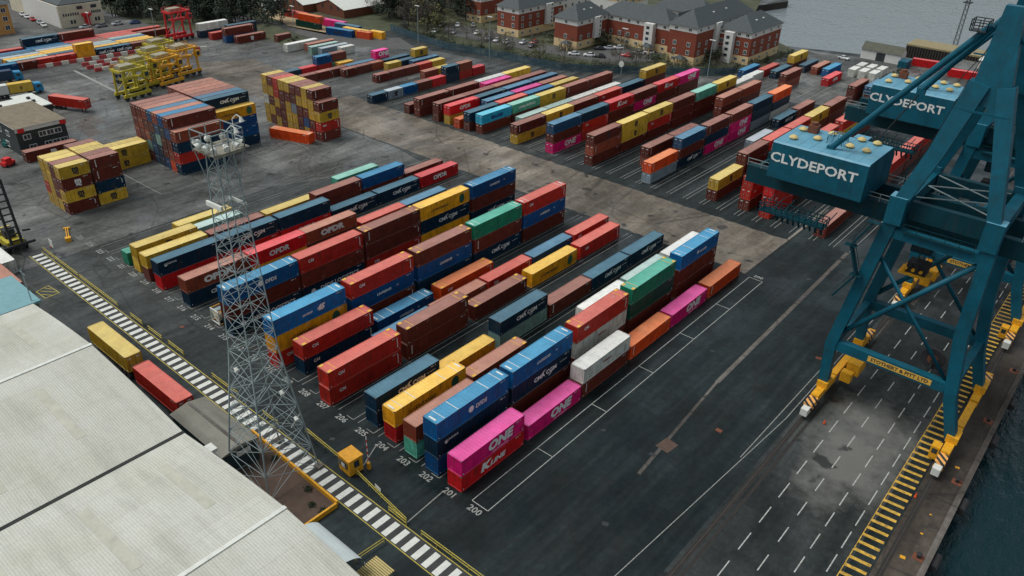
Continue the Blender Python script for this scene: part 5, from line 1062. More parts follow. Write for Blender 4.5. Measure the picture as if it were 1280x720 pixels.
def truck(x, y, rz, cab, lab, body=None):
    t = thing('truck', lab, 'truck', (x, y, .01), rz)
    mb = MB(); mb.box(-1.1, 1.1, -9.5, 1.8, .9, 1.2); mb.build('chassis', [dkgrey], t)
    cm = mat('blue_cab_paint', srgb(30, 130, 175), .4)
    c_ = lofted([sec(1.0, 1.2, .6, 3.2, .2), sec(2.9, 1.2, .6, 3.1, .3), sec(3.3, 1.1, .6, 2.2, .3)]).mesh('cab', [cm]); put('cab', c_, t)
    mb = MB(); mb.q((-.95, 3.12, 1.75), (.95, 3.12, 1.75), (.95, 2.99, 2.6), (-.95, 2.99, 2.6)); mb.q((1.21, 1.6, 1.8), (1.21, 2.6, 1.8), (1.21, 2.6, 2.6), (1.21, 1.6, 2.6)); mb.build('window', [glass], t)
    for yy_ in (2.2, -.4, -6.5, -7.8):
        for s in (-1, 1): mb = MB(); mb.tube((s*.8, yy_, .52), (s*1.2, yy_, .52), .5, 12); mb.build('wheel', [black], t)
    if body:
        for i, (y0, y1, cc) in enumerate(body):
            mb = MB(); mb.box(-1.22, 1.22, y0, y1, 1.22, 3.8); nb = mb.build('load_box', [cc], t)
            if i == 0:
                mb = MB(); add_text(mb, 'm', .8, lambda a, b_, z: (1.23+z, (y0+y1)/2+a, 2.7+b_), 0, .06); add_text(mb, 'sc', .7, lambda a, b_, z: (1.23+z, (y0+y1)/2+a, 2.2+b_), 0, .06); mb.build('emblem', [cdark], nb)
truck(-206.8, 31.0, rad(-8), 0, 'blue cabbed truck carrying mustard and cream boxes at the left', [(-5.6, .6, mat('mustard_box', srgb(205, 170, 62), .6, dirt=.3)), (-11.9, -5.8, white)])
truck(-223, 31.6, rad(-8), 0, 'blue cabbed truck with a navy box farther left', [(-8, .6, mat('navy_box', srgb(18, 52, 82), .6, dirt=.2))])
for i, (x, y, s) in enumerate(((-152.6, 4.2, 1), (-166, 9.5, 1))):
    t = thing('small_vehicle', '%s beside the dark office block' % ('small red forklift' if i == 0 else 'green van'), 'vehicle', (x, y, 0), rad(20))
    mb = MB(); mb.box(-.8, .8, -1.4, 1.4, .35, 1.2); mb.box(-.7, .7, -.9, .7, 1.21, 2.0); mb.build('body', [red if i == 0 else mat('green_van', srgb(20, 95, 90), .5)], t)
    for sx_ in (-1, 1):
        for yy_ in (-.9, .9): mb = MB(); mb.tube((sx_*.6, yy_, .35), (sx_*.85, yy_, .35), .35, 10); mb.build('wheel', [black], t)
# ---------------------------------------------------------------- buildings
winm = {}
def window_mesh(w_, h_, axis):
    if (w_, h_, axis) in winm: return winm[(w_, h_, axis)]
    mb = MB(); o = .05
    def bx(a0, a1, z0, z1, d0, d1, m):
        if axis == 'y': mb.box(a0, a1, -d1, -d0, z0, z1, m)
        else: mb.box(d0, d1, a0, a1, z0, z1, m)
    bx(-w_/2, w_/2, 0, h_, -.02, .03, 1)
    for a0, a1, z0, z1 in ((-w_/2-.12, -w_/2, -.12, h_+.12), (w_/2, w_/2+.12, -.12, h_+.12), (-w_/2, w_/2, -.12, 0), (-w_/2, w_/2, h_, h_+.12), (-.04, .04, 0, h_)): bx(a0, a1, z0, z1, -.02, .08, 0)
    winm[(w_, h_, axis)] = mb.mesh('window', [white, glass]); return winm[(w_, h_, axis)]
def hip(mb, x0, x1, y0, y1, z, hh, ov=.6, m=0):
    x0 -= ov; x1 += ov; y0 -= ov; y1 += ov
    if x1-x0 < y1-y0: r_ = (x1-x0)/2; a, c = ((x0+x1)/2, y0+r_, z+hh), ((x0+x1)/2, y1-r_, z+hh); mb.q((x0, y0, z), (x1, y0, z), a, m=m); mb.q((x1, y0, z), (x1, y1, z), c, a, m=m); mb.q((x1, y1, z), (x0, y1, z), c, m=m); mb.q((x0, y1, z), (x0, y0, z), a, c, m=m)
    else: r_ = (y1-y0)/2; a, c = (x0+r_, (y0+y1)/2, z+hh), (x1-r_, (y0+y1)/2, z+hh); mb.q((x0, y0, z), (x1, y0, z), c, a, m=m); mb.q((x1, y0, z), (x1, y1, z), c, m=m); mb.q((x1, y1, z), (x0, y1, z), a, c, m=m); mb.q((x0, y1, z), (x0, y0, z), a, m=m)
    mb.q((x0, y0, z), (x0, y1, z), (x1, y1, z), (x1, y0, z), m=m)
def flats(x0, x1, y0, y1, eave, lab, strip=None, walls=None, wins=((3.4, 1), (6.3, 1)), nw=None, roofh=4.6):
    t = thing('apartment_block', lab, 'building', ((x0+x1)/2, (y0+y1)/2, 0), 0, 'brick apartment blocks by the river'); cx_, cy_ = (x0+x1)/2, (y0+y1)/2; hx, hy = (x1-x0)/2, (y1-y0)/2
    w1, w2, w3 = walls or (beige, brick, render_w)
    mb = MB(); mb.box(-hx, hx, -hy, hy, 0, 2.9); mb.build('base_wall', [w1], t)
    mb = MB(); mb.box(-hx+.05, hx-.05, -hy+.05, hy-.05, 2.9, eave-2); mb.build('wall', [w2], t)
    mb = MB(); mb.box(-hx, hx, -hy, hy, eave-2, eave); mb.build('upper_band', [w3], t)
    mb = MB(); hip(mb, -hx, hx, -hy, hy, eave+.003, roofh); ro = mb.build('roof', [slate], t)
    for k in (-.25, .2): 
        mb = MB(); u = hx*.45; mb.box(u-.35, u+.35, hy*k-.5, hy*k+.5, eave+roofh*.55-.3, eave+roofh*.55+.35); mb.build('rooflight', [white], ro)
    rows = [1.1]+[3.6+2.75*i for i in range(int((eave-2-3.4)/2.6)+0)]+[eave-1.5]
    nx = nw[0] if nw else max(1, int((x1-x0)/4.2)); ny = nw[1] if nw else max(1, int((y1-y0)/5))
    for z in rows:
        hh = .9 if z in (rows[0], rows[-1]) else 1.35
        for i in range(nx): put('window', window_mesh(1.1, hh, 'y'), t, loc=(-hx+(i+.5)*(x1-x0)/nx, -hy, z))
        for i in range(ny):
            yy_ = -hy+(i+.5)*(y1-y0)/ny
            if strip and abs(yy_-strip) < 2.4: continue
            put('window', window_mesh(1.1, hh, 'x'), t, loc=(hx, yy_, z))
    if strip is not None:
        mb = MB(); mb.box(hx+.01, hx+1.1, strip-2.0, strip+2.2, 2.9, eave+.1); mb.build('stair_bay', [render_w], t)
        for i in range(5): mb = MB(); mb.box(hx+1.11, hx+1.16, strip+1.0, strip+1.6, 3.5+i*1.6, 4.4+i*1.6); mb.build('window', [glass], t)
    return t
flats(-136.5, -125.7, 193.4, 213.3, 10.6, 'red brick block with buff base and white stair bay, left of central car park', 2.0, nw=(1, 4))
flats(-130, -98.5, 213.6, 225.5, 10.4, 'long red brick wing behind the central car park', None, nw=(8, 2))
flats(-98.0, -94.2, 212.6, 226, 10.4, 'narrow link block between the long wing and tallest block', None, nw=(1, 2))
flats(-93.8, -82.6, 205.2, 248, 13.2, 'tallest red brick block with three rows of brick windows', -7, nw=(2, 8), roofh=5)
flats(-82.2, -69.2, 220.8, 246, 11.3, 'rightmost red brick block nearest the river', None, nw=(4, 4))
t = thing('stair_tower', 'white stair tower on the front of the rightmost brick block', 'stair tower', (-77, 219.6, 0)); mb = MB(); mb.box(-1.7, 1.7, -1, 1.1, 0, 10.8); mb.build('wall', [render_w], t)
for i in range(4): mb = MB(); mb.box(-.9, .4, -1.06, -1.01, 2.2+i*2.1, 3.2+i*2.1); mb.build('window', [glass], t)
t = thing('stair_tower', 'white stair tower on the front of the long brick wing', 'stair tower', (-106, 212.2, 0)); mb = MB(); mb.box(-1.9, 1.9, -1, 1.3, 0, 10.2); mb.build('wall', [render_w], t)
for i in range(4): mb = MB(); mb.box(-.9, .4, -1.06, -1.01, 2.2+i*2.0, 3.2+i*2.0); mb.build('window', [glass], t)
flats(-164.6, -153.4, 192.2, 221, 10.8, 'red brick block with balconies at the left of the flats', 4, nw=(2, 6))
flats(-190, -181, 200.4, 226, 10.4, 'leftmost red brick block beyond the perimeter fence', None, nw=(3, 4))
flats(-176, -166, 222, 262, 12.5, 'white rendered block behind the brick flats', None, (beige, render_w, render_w), nw=(2, 8))
flats(-152, -132, 238, 252, 12, 'cream block behind the central brick flats', None, (beige, render_w, beige), nw=(5, 3))
flats(-126, -100, 246, 258, 9, 'low white block behind the long brick wing', None, (render_w, render_w, render_w), nw=(5, 3))
flats(-222, -212, 226, 262, 16, 'buff stone tenement behind the bare trees', None, (beige, beige, beige), nw=(3, 8))
flats(-240, -229, 232, 262, 16, 'second buff stone tenement behind the bare trees', None, (beige, beige, beige), nw=(3, 8))
for x, y, w_, lab in ((-128.6, 190.8, 3.5, 'beside the left brick block'), (-104.5, 209.2, 3.5, 'before the long brick wing'), (-87, 203.0, 3.6, 'at the foot of the tallest brick block')):
    t = thing('entrance_canopy', 'small porch with dark hipped roof '+lab, 'porch', (x, y, 0)); mb = MB()
    for sx_ in (-1, 1):
        for sy_ in (-1, 1): mb.box(sx_*1.4-.2, sx_*1.4+.2, sy_*1.1-.2, sy_*1.1+.2, 0, 2.5)
    mb.build('pillars', [beige], t); mb = MB(); hip(mb, -1.8, 1.8, -1.5, 1.5, 2.5, 1.1, .3); mb.build('roof', [slate], t)
# pale club building with red porch and painted wall
pale = mat('cream_render', srgb(200, 192, 168), .85, dirt=.2, scale=.4)
t = thing('pale_street_building', 'cream building with red porch and dark hipped roof by the street', 'building', (-308, 81, 0))
mb = MB(); mb.box(-24, 24, -8, 8.6, 0, 8.2); mb.build('wall', [pale], t); mb = MB(); mb.box(-10, 23.4, -8.12, -8.02, 0, 8.2); mb.build('white_gable_panel', [render_w], t)
mb = MB(); mb.box(-23.6, 23.6, -7.6, 8.2, 8.2, 8.6); hip(mb, -22.5, 22.5, -6.6, 7.2, 8.62, 3.6, .2); mb.build('roof', [slate], t)
mb = MB(); mb.box(24.02, 25.6, .2, 3.4, 3.6, 4.7); mb.box(24.02, 25.2, .9, 2.6, 0, 3.59); mb.build('porch', [red], t)
for k in range(7): mb = MB(); mb.box(24.02, 24.08, -6.6+k*.9, -6.1+k*.9, 4.2, 5.2); mb.build('window', [glass], t)
for k in range(5): mb = MB(); mb.box(24.02, 24.08, 4.2+k*.8, 4.7+k*.8, 4.2, 5.2); mb.build('window', [glass], t)
for k in (-1.0, 4.4): mb = MB(); mb.box(24.02, 24.08, k, k+2.2, 6.2, 7.4); mb.build('window', [glass], t)
for k in (-4.4, -3.2, 5, 6.2): mb = MB(); mb.box(24.02, 24.08, k, k+.8, 1.2, 2.6); mb.build('window', [glass], t)
ochre = mat('ochre_brick', srgb(190, 140, 80), .85, dirt=.2)
t = thing('ochre_flats', 'ochre brick flats with dark windows at the top left corner', 'building', (-297, 49.5, 0)); mb = MB(); mb.box(-9, 9, -12, 8, 0, 10.5); mb.build('wall', [ochre], t)
mb = MB(); hip(mb, -9, 9, -12, 8, 10.52, 3.4); mb.build('roof', [slate], t)
for z in (1.6, 4.8, 7.8):
    for k in range(5): put('window', window_mesh(1.5, 1.5, 'x'), t, loc=(9, -10+k*4, z))
    for k in range(4): put('window', window_mesh(1.5, 1.5, 'y'), t, loc=(-6.5+k*4.2, -12, z))
# dark office block
t = thing('office_block', 'dark two storey office block with white windows and gravel roof', 'office', (-166, 14.4, 0))
darkc = mat('dark_cladding', srgb(42, 50, 50), .7, dirt=.2); gravel = mat('gravel_roof', srgb(120, 110, 92), .95, var=.35, scale=.8, dirt=.4, dirtc=(.08, .08, .06))
mb = MB(); mb.box(-9.6, 9.6, -5.6, 5.9, 0, 6.8); mb.build('wall', [darkc], t); mb = MB(); mb.box(-9.9, 9.9, -5.9, 6.2, 6.8, 7.0, 1, 0); mb.build('roof', [gravel, white], t)
mb = MB(); mb.box(9.62, 9.72, -5.7, 6.0, 5.9, 6.75); mb.build('fascia', [white], t)
for k in (-5.2, 4.6): mb = MB(); mb.box(9.74, 9.84, k, k+1.5, 5.7, 6.9); mb.build('red_panel', [red], t)
for k, z in ((-3.4, 3.9), (.2, 3.9), (2.0, 3.9), (3.8, 3.9), (-2.6, .8), (1.0, .8), (2.9, .8), (4.7, .8)): put('window', window_mesh(1.5, 1.1 if z > 2 else 1.5, 'x'), t, loc=(9.62, k, z))
for k, z in ((-6, 3.9), (-1, 3.9), (4, 3.9), (-4, .8), (2, .8)): put('window', window_mesh(1.8, 1.2, 'y'), t, loc=(k, -5.62, z))
for i, (x, y, sx_, sy_) in enumerate(((-183.6, 15.6, 6.2, 5), (-186, 23.6, 6.6, 2.6))):
    t = thing('white_roof_annexe', 'low annexe with white roof behind the office block, %s' % ('nearer' if i == 0 else 'farther'), 'building', (x, y, 0)); mb = MB(); mb.box(-sx_, sx_, -sy_, sy_, 0, 4); mb.build('wall', [darkc], t); mb = MB(); mb.box(-sx_-.2, sx_+.2, -sy_-.2, sy_+.2, 4.01, 4.25); mb.build('roof', [white], t)
    for k in (-2, 1.5): mb = MB(); mb.box(k, k+.8, -.4, .4, 4.26, 4.8); mb.build('roof_unit', [dkgrey], t)
t = thing('blue_skip', 'small blue bin beside the office block', 'bin', (-150.8, 22.3, 0)); mb = MB(); mb.box(-1.4, 1.4, -.9, .9, .1, 1.5, 0, 1); mb.build('tub', [mat('blue_bin_paint', srgb(20, 105, 150), .6), mat('pale_blue_lid', srgb(90, 160, 190), .6)], t)
# white roofed sheds at the top
for i, (x0, x1, y0, y1, e, hh) in enumerate(((-286, -262, 150, 190, 3.4, 2.2), (-261, -246, 158, 194, 3.4, 2.6), (-245, -226, 164, 196, 3.4, 3.0))):
    t = thing('white_roof_shed', 'white roofed gabled shed at the top, %s from the left' % ORD[i], 'shed', ((x0+x1)/2, (y0+y1)/2, 0)); hx, hy = (x1-x0)/2, (y1-y0)/2
    mb = MB(); mb.q((-hx, -hy, 0), (hx, -hy, 0), (hx, -hy, e), (0, -hy, e+hh), (-hx, -hy, e)); mb.q((-hx, hy, 0), (hx, hy, 0), (hx, hy, e), (0, hy, e+hh), (-hx, hy, e)); mb.q((hx, -hy, 0), (hx, hy, 0), (hx, hy, e), (hx, -hy, e)); mb.q((-hx, -hy, 0), (-hx, hy, 0), (-hx, hy, e), (-hx, -hy, e)); mb.build('wall', [white if i == 0 else rust], t)
    mb = MB(); mb.q((-hx-.3, -hy-.3, e), (0, -hy-.3, e+hh+.05), (0, hy+.3, e+hh+.05), (-hx-.3, hy+.3, e)); mb.q((hx+.3, -hy-.3, e), (0, -hy-.3, e+hh+.05), (0, hy+.3, e+hh+.05), (hx+.3, hy+.3, e)); mb.build('roof', [white], t)
    for k in (-.5, .1, .6): mb = MB(); mb.box(hx*k-.5, hx*k+.5, -hy-.06, -hy-.01, 2.6, 4.2); mb.build('window', [glass], t)
# pale shed, jetty and mast by the river
t = thing('boat_shed', 'white walled shed with grey-green roof on the river bank', 'shed', (-36.5, 266.6, 0))
mb = MB(); mb.box(-7.2, 7.2, -3, 3, 0, 3.6); mb.q((7.2, -3, 3.6), (7.2, 3, 3.6), (7.2, 0, 5.6)); mb.q((-7.2, -3, 3.6), (-7.2, 3, 3.6), (-7.2, 0, 5.6)); mb.build('wall', [render_w], t)
mb = MB(); mb.q((-7.5, -3.4, 3.4), (7.5, -3.4, 3.4), (7.5, 0, 5.8), (-7.5, 0, 5.8)); mb.q((-7.5, 3.4, 3.4), (7.5, 3.4, 3.4), (7.5, 0, 5.8), (-7.5, 0, 5.8)); mb.build('roof', [mat('mossy_sheet_roof', srgb(82, 84, 72), .9, dirt=.3)], t)
mb = MB(); mb.box(-1.6, 1.6, -3.08, -3.02, 0, 3); mb.build('door', [darkc], t)
tim = mat('dark_wet_timber', (.03, .026, .02), .85, var=.5, scale=1.5); dry = mat('pale_jetty_deck', srgb(140, 128, 95), .9, dirt=.5)
t = thing('timber_jetty', 'dark timber jetty with pale deck standing in the river', 'jetty', (-20, 297, 0)); mb = MB(); mb.box(-15.5, 15, -6, 6, 1.6, 2.2, 0); mb.build('deck', [dry], t)
mb = MB()
for k in range(31): mb.box(-15.4+k, -14.8+k, -6.1, -5.7, -5, 1.59)
mb.box(-15.3, 14.9, -5.6, 5.8, -3.4, 1.2); mb.build('piling', [tim], t)
t = thing('quay_mast', 'slim lattice mast beyond the jetty', 'mast', (-25, 324, -3)); mb = MB()
for sx_ in (-1, 1):
    for sy_ in (-1, 1): mb.beam((sx_*.8, sy_*.8, -3), (sx_*.5, sy_*.5, 30), .16, .16)
for k in range(16): mb.beam((-.7, -.7, k*2), (.7, -.7, k*2+2), .1, .1); mb.beam((.7, .7, k*2), (-.7, .7, k*2+2), .1, .1)
mb.box(-1.6, 1.6, -1.6, 1.6, 18, 18.3); mb.box(-1.6, 1.6, -1.6, 1.6, 29.7, 30); mb.build('lattice', [dkgrey], t)
t = thing('marquee', 'white pointed marquee on the far quay', 'tent', (-3, 283.5, 0)); mb = MB(); hip(mb, -4, 4, -3, 3, 3, 2.4, .4); mb.box(-3.9, 3.9, -2.9, 2.9, 0, 2.98); mb.build('canvas', [white], t)
mb = MB(); mb.box(-14, 40, 275, 292, -3, 0); struct('far_quay', mb, [old])
t = thing('teal_skip', 'teal open bin right of the white walled shed', 'bin', (-27.2, 262.2, 0)); mb = MB(); mb.box(-1.5, 1.5, -3, 3, .1, 2.4); mb.build('tub', [teal], t)
# ---------------------------------------------------------------- perimeter fence and lamp posts
t = thing('perimeter_fence', 'dark blue-green palisade fence along the back of the yard', 'fence', (-140, 162, 0))
pts = [(-196.5, 163.5), (-176, 160), (-159, 158.5), (-139.7, 162.6), (-124, 164.4), (-112.4, 166.4), (-103, 172), (-94.5, 179.5), (-84, 188), (-71, 199), (-66.5, 206)]
fm = mat('fence_blue_green', srgb(52, 82, 96), .6, var=.2)
mb = MB(); pc = MB()
for a, b_ in zip(pts, pts[1:]):
    a, b_ = Vector((a[0]+140, a[1]-162, 0)), Vector((b_[0]+140, b_[1]-162, 0)); n = int((b_-a).length/.3)
    for z in (.5, 2.1): mb.beam(a+Vector((0, 0, z)), b_+Vector((0, 0, z)), .08, .1)
    d = (b_-a).normalized()
    for i in range(n): p = a.lerp(b_, i/n); pc.q(p, p+d*.2, p+d*.2+Vector((0, 0, 2.5)), p+d*.1+Vector((0, 0, 2.7)), p+Vector((0, 0, 2.5)))
    k = int((b_-a).length/2.8)
    for i in range(k): p = a.lerp(b_, i/k)+Vector((0, .12, 0)); mb.beam(p, p+Vector((0, 0, 2.6)), .14, .14)
mb.build('frame', [fm], t); pc.build('palings', [fm], t)
for i, (x, y, h_, lab) in enumerate(((-174, 157.6, 13.5, 'by the bare trees'), (-139.6, 160, 14.5, 'left of the central brick flats'), (-95, 178, 15, 'with a white dish, by the central car park'), (-71.5, 195.5, 12.5, 'before the rightmost brick block'), (-241, 88.5, 11.5, 'by the dark wood'), (-214.5, 130.5, 11, 'beside the access road'), (-229, 128, 8, 'by the sandy bank'), (-257, 72.5, 10, 'at the end of the street'))):
    t = thing('lamp_post', 'slim pale lamp post '+lab, 'lamp post', (x, y, 0), 0, 'pale lamp posts round the yard'); mb = MB(); mb.tube((0, 0, 0), (0, 0, h_), .16, 8, r2=.09); mb.build('post', [galv], t)
    mb = MB(); mb.box(-1.1, 1.1, -.25, .25, h_, h_+.18); mb.build('lamp_head', [white], t)
    if i == 2: mb = MB(); mb.tube((0, -.3, 3.4), (0, -.5, 3.4), 1.0, 16); mb.build('dish', [white], t)
# ---------------------------------------------------------------- trees and bushes
def leafm(name, c1, c2):
    m, nt, b = newmat(name); nt.links.new(mixc(nt, ramp(nt, noise(nt, .35, 3, .5), [(.35, 0), (.65, 1)]), c1, c2), b.inputs['Base Color']); b.inputs['Roughness'].default_value = .85; return m
ev = leafm('evergreen_leaves', (.012, .026, .016), (.030, .046, .024)); ol = leafm('olive_leaves', (.05, .055, .018), (.11, .10, .03)); br = leafm('bare_twigs', (.05, .042, .032), (.09, .078, .055)); bu = leafm('bush_leaves', (.018, .034, .018), (.05, .062, .026))
bark = mat('bark', (.06, .05, .04), .95)
def crown(seed, kind):
    rr = random.Random(seed); mb = MB(); n = {'ev': 900, 'ol': 700, 'br': 900, 'bu': 260}[kind]
    cl = []
    for k in range(14 if kind != 'bu' else 5):
        a, h_ = rr.uniform(0, 6.28), rr.uniform(.25, 1); w_ = {'ev': (1-h_)*.42+.08, 'ol': .32*math.sin(h_*2.6)+.06, 'br': .34*math.sin(h_*2.4)+.06, 'bu': .4}[kind]
        cl.append((math.cos(a)*w_, math.sin(a)*w_, h_ if kind != 'bu' else rr.uniform(.2, .7), rr.uniform(.1, .2) if kind != 'bu' else .3))
    for k in range(n):
        c_ = rr.choice(cl); d = Vector((rr.gauss(0, 1), rr.gauss(0, 1), rr.gauss(0, 1))).normalized()*c_[3]*rr.uniform(.5, 1.1); p = Vector(c_[:3])+d
        if p.z < .03: continue
        s = rr.uniform(.016, .035) if kind != 'bu' else rr.uniform(.04, .09); q = Vector((rr.uniform(-1, 1), rr.uniform(-1, 1), rr.uniform(-.6, .6))).normalized(); r2 = q.cross(Vector((rr.uniform(-1, 1), rr.uniform(-1, 1), 1))).normalized()
        if kind == 'br': q = (q+Vector((0, 0, 1))).normalized(); mb.q(p-q*s*2.4, p+r2*s*.22, p+q*s*2.4, p-r2*s*.22)
        else: mb.q(p-q*s, p+r2*s, p+q*s, p-r2*s)
    return mb.mesh('crown', [{'ev': ev, 'ol': ol, 'br': br, 'bu': bu}[kind]])
CR = {k: [crown(i*7+j, k) for i in range(3)] for j, k in enumerate(('ev', 'ol', 'br', 'bu'))}
def trunk_mesh(seed):
    rr = random.Random(seed); mb = MB(); mb.tube((0, 0, 0), (.01, 0, .45), .022, 7, r2=.014); mb.tube((.01, 0, .45), (.0, .02, .85), .014, 6, r2=.004)
    for k in range(9): z = rr.uniform(.25, .75); a = rr.uniform(0, 6.28); l = rr.uniform(.15, .3); mb.tube((0, 0, z), (math.cos(a)*l, math.sin(a)*l, z+l*.8), .008, 5, r2=.002)
    return mb.mesh('trunk', [bark])
TR = [trunk_mesh(i) for i in range(3)]
def tree(x, y, h_, kind, lab, grp):
    t = thing('tree' if kind != 'bu' else 'bush', lab, 'tree' if kind != 'bu' else 'bush', (x, y, 0), R.uniform(0, 6.28), grp)
    k = R.randrange(3); o = put('crown', CR[kind][k], t); o.scale = (h_*R.uniform(.85, 1.15), h_*R.uniform(.85, 1.15), h_)
    if kind != 'bu': o = put('trunk', TR[k], t); o.scale = (h_, h_, h_)
for i in range(58):
    u = R.random(); x = -305+u*72+R.uniform(-5, 5); y = 96+u*38+R.uniform(-6, 12)-(8 if x < -270 else 0)
    if -286 < x < -280 and y < 95: continue
    if y > 124+(x+240)*.3 and x > -262: y -= 12
    tree(x, y+8, R.uniform(9, 15), 'ev', 'dark evergreen tree in the dense wood at the top left', 'evergreens in the wood at the top left')
for i in range(40):
    x = R.uniform(-226, -186); y = 172+R.uniform(0, 40)+(x+206)*-.2; k = R.random()
    tree(x, y, R.uniform(9, 15), 'br' if k < .6 else 'ev', 'leafless brown tree in the copse behind the fence' if k < .6 else 'dark evergreen tree in the copse behind the fence', 'trees in the copse behind the fence')
tree(-184, 172, 12, 'ol', 'bright olive-green tree at the right edge of the copse', 'trees in the copse behind the fence'); tree(-180.6, 178, 9, 'ol', 'smaller olive-green tree beside the brightest one', 'trees in the copse behind the fence')
for i in range(14): tree(R.uniform(-300, -262), R.uniform(150, 215), R.uniform(7, 11), 'ev', 'dark tree behind the white roofed sheds', 'trees behind the white roofed sheds')
scrub = MB()
for i in range(120):      # tangled scrub along the fence: nobody could count its plants
    u = R.random()*(len(pts)-1); k = int(u); a, b_ = pts[k], pts[k+1]; x, y = a[0]+(b_[0]-a[0])*(u-k)+R.uniform(-3, 0), a[1]+(b_[1]-a[1])*(u-k)+R.uniform(2, 10); hh = R.uniform(1.8, 4)
    for j in range(170):
        p = Vector((x+R.gauss(0, .35)*hh, y+R.gauss(0, .35)*hh, abs(R.gauss(.3, .28))*hh)); q = Vector((R.uniform(-1, 1), R.uniform(-1, 1), R.uniform(-.7, .7))).normalized()*R.uniform(.12, .3); r2 = q.cross(Vector((R.uniform(-1, 1), R.uniform(-1, 1), 1))).normalized()*R.uniform(.1, .22)
        scrub.q(p-q, p+r2, p+q, p-r2, m=0 if i % 4 else 1)
scrub.build('scrub', [bu, br], label='tangled green and brown scrub behind the perimeter fence', category='scrub', kind='stuff')
for i, (x, y, h_, kd) in enumerate(((-150, 172, 7, 'br'), (-146, 176, 6, 'ol'), (-141, 171, 6.5, 'br'), (-133, 178, 7, 'br'), (-128, 174, 6, 'ol'), (-121, 180, 7, 'br'), (-104, 190, 7, 'br'), (-100, 195, 6, 'ol'), (-97, 190, 7, 'br'), (-166, 176, 7, 'br'), (-172, 172, 6, 'br'), (-160, 178, 6, 'ol'), (-118, 212, 6, 'br'), (-90, 200, 5, 'ol'), (-76, 211, 6, 'br'))):
    tree(x, y, h_, kd, 'young %s tree between fence and flats, %s from the left of the scattered ones' % ('leafless' if kd == 'br' else 'olive leaved', ORD[sorted([-150, -146, -141, -133, -128, -121, -104, -100, -97, -166, -172, -160, -118, -90, -76]).index(x)]), 'young trees before the flats')
for i, (x, y, h_) in enumerate(((-141, 196, 4), (-138.6, 203, 5), (-123.6, 205, 4.5), (-122.4, 210, 5), (-97, 204, 3.5), (-95.6, 199, 4), (-79.8, 214, 4.5), (-80.4, 218, 5), (-67, 222, 3.2), (-65, 230, 3), (-63, 237, 3.2), (-64, 246, 3), (-68, 212, 3))):
    tree(x, y, h_, 'bu', 'bush by the walls of the brick flats', 'bushes by the walls of the brick flats')
for i in range(16):
    tree(R.uniform(-232, -205), R.uniform(122, 129)-(0), R.uniform(1.0, 2.0), 'bu', 'low bush on the weedy mound by the loose containers', 'bushes on the weedy mound')
t = thing('bush', 'round dark bush beside the white container group', 'bush', (-24.5, 246, 0)); o = put('crown', CR['bu'][0], t); o.scale = (4, 4, 4)
# low weedy mound
mb = MB(); n = 18
for i in range(n):
    for j in range(8):
        def hp(i, j): u, v = i/n, j/8; x = -250+u*48; y = 117+v*13+4*math.sin(u*3); return (x, y, .02+2.2*math.sin(math.pi*u)*math.sin(math.pi*v)*(1+.3*math.sin(9*u+5*v)))
        mb.q(hp(i, j), hp(i+1, j), hp(i+1, j+1), hp(i, j+1))
struct('mound', mb, [grass])
for i, (x, y) in enumerate(((-200.6, 52.6), (-131, 33), (-127, 12.5), (-103.5, -6.6), (29.2, 44.6), (25.2, 69.2), (43.6, 38.4))):
    t = thing('traffic_cone', 'small orange traffic cone %s' % ('beside the striped barriers', 'before the tall mixed pile', 'behind the corner pile', 'at the far end of the zebra walkway', 'beside the near landside bogie', 'between the crane and the asphalt strip', 'by the yellow hatching')[i], 'cone', (x, y, .012), 0, 'orange traffic cones')
    mb = MB(); mb.tube((0, 0, .04), (0, 0, .75), .17, 10, r2=.04); mb.build('cone_body', [mat('cone_orange', srgb(220, 80, 25), .6)], t); mb = MB(); mb.box(-.22, .22, -.22, .22, 0, .039); mb.build('base_plate', [black], t)
for i, (x, y) in enumerate(((46.9, 12), (46.9, 28.5), (46.9, 45), (46.9, 61.5), (46.9, 78))):
    t = thing('mooring_bollard', 'dark mooring bollard on the quay edge, %s from the camera' % ORD[i], 'bollard', (x, y, .01), 0, 'mooring bollards on the quay edge')
    mb = MB(); mb.tube((0, 0, 0), (0, 0, .45), .22, 12); mb.tube((0, 0, .45), (0, 0, .62), .22, 12, r2=.36); mb.tube((0, 0, .62), (0, 0, .7), .36, 12, r2=.2); mb.build('bollard_post', [black], t)
    mb = MB(); mb.box(-.6, .6, -.6, .6, .0, .05); mb.build('base_plate', [rust], t)
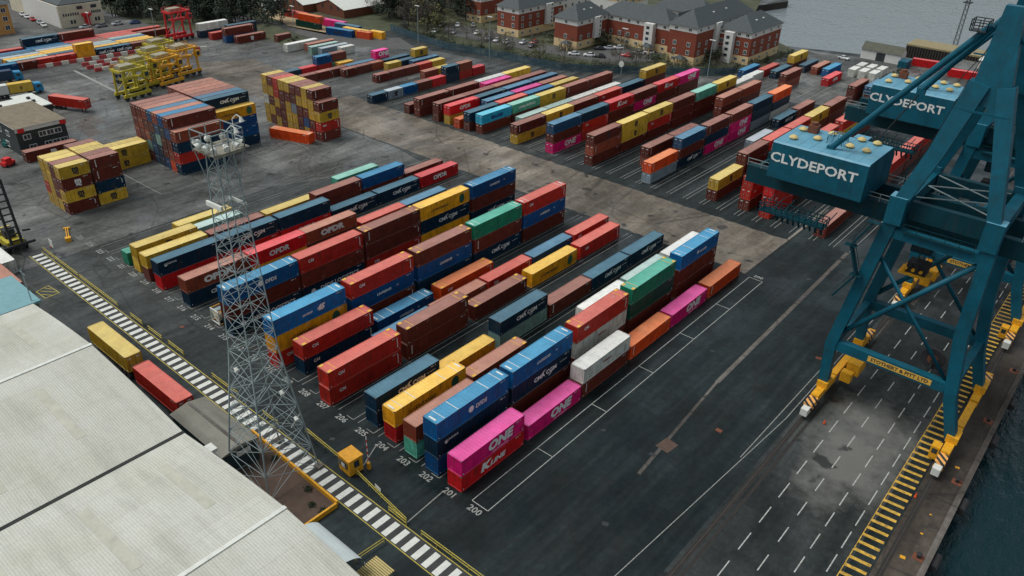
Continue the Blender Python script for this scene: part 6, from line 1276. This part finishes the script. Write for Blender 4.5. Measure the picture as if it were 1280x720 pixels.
for i, (x, y, s) in enumerate(((46.2, 48, .5), (46.1, 32.6, .3), (45.5, 27.3, .6), (46.0, 36.6, .25), (46.6, 90, .6))):
    mb = MB(); mb.box(-s/2, s/2, -s*.4, s*.4, 0, .04); o = mb.build('cover_plate', [yel]); o.location = (x, y, .012); o.rotation_euler = (0, 0, .2); o['label'] = 'yellow painted plate set in the quay surface, %s' % ('just beyond the nearest crane cabin', 'small, mid quay', 'largest, nearest the camera', 'smallest, right of the crane cabin', 'farthest along the quay')[i]; o['category'] = 'plate'; o['group'] = 'yellow plates in the quay surface'
for i, y in enumerate((30, 42, 58.5, 70, 88)):
    t = thing('dock_fender', 'black rubber fender hanging on the quay wall, %s from the camera' % ORD[i], 'fender', (48.6, y, -.9), 0, 'fenders on the quay wall'); mb = MB(); mb.tube((0, -1.2, 0), (0, 1.2, 0), .55, 12); mb.build('rubber_roll', [black], t)

# faint tyre marks sweeping over the cross road and the old yard
m, nt, b = newmat('tyre_marks'); b.inputs['Base Color'].default_value = (.03, .028, .026, 1); b.inputs['Roughness'].default_value = .6
nt.links.new(ramp(nt, noise(nt, .5, 6, .7), [(.42, 0), (.7, .5)]), b.inputs['Alpha'])
mb = MB()
for k in range(34):
    if k < 20: cx_, cy_, rr_, a0 = R.uniform(-120, -5), R.choice((76, 98))+R.uniform(-14, 14), R.uniform(9, 22), R.uniform(0, 6.28)
    else: cx_, cy_, rr_, a0 = R.uniform(-190, -110), R.uniform(20, 110), R.uniform(12, 40), R.uniform(0, 6.28)
    span = R.uniform(.7, 1.6); n = 14
    for off in (0, 2.3):
        for i in range(n):
            t0, t1 = a0+span*i/n, a0+span*(i+1)/n; r0, r1 = rr_+off, rr_+off+.42; P_ = [(cx_+math.cos(t)*r_, cy_+math.sin(t)*r_, .0125+k*.00002) for t, r_ in ((t0, r0), (t0, r1), (t1, r1), (t1, r0))]
            if all((-140 < p[0] < 0 and 77.5 < p[1] < 96.5) or (p[0] < -98 and p[1] < 74) for p in P_): mb.q(*P_)
struct('tyre_tracks', mb, [m])
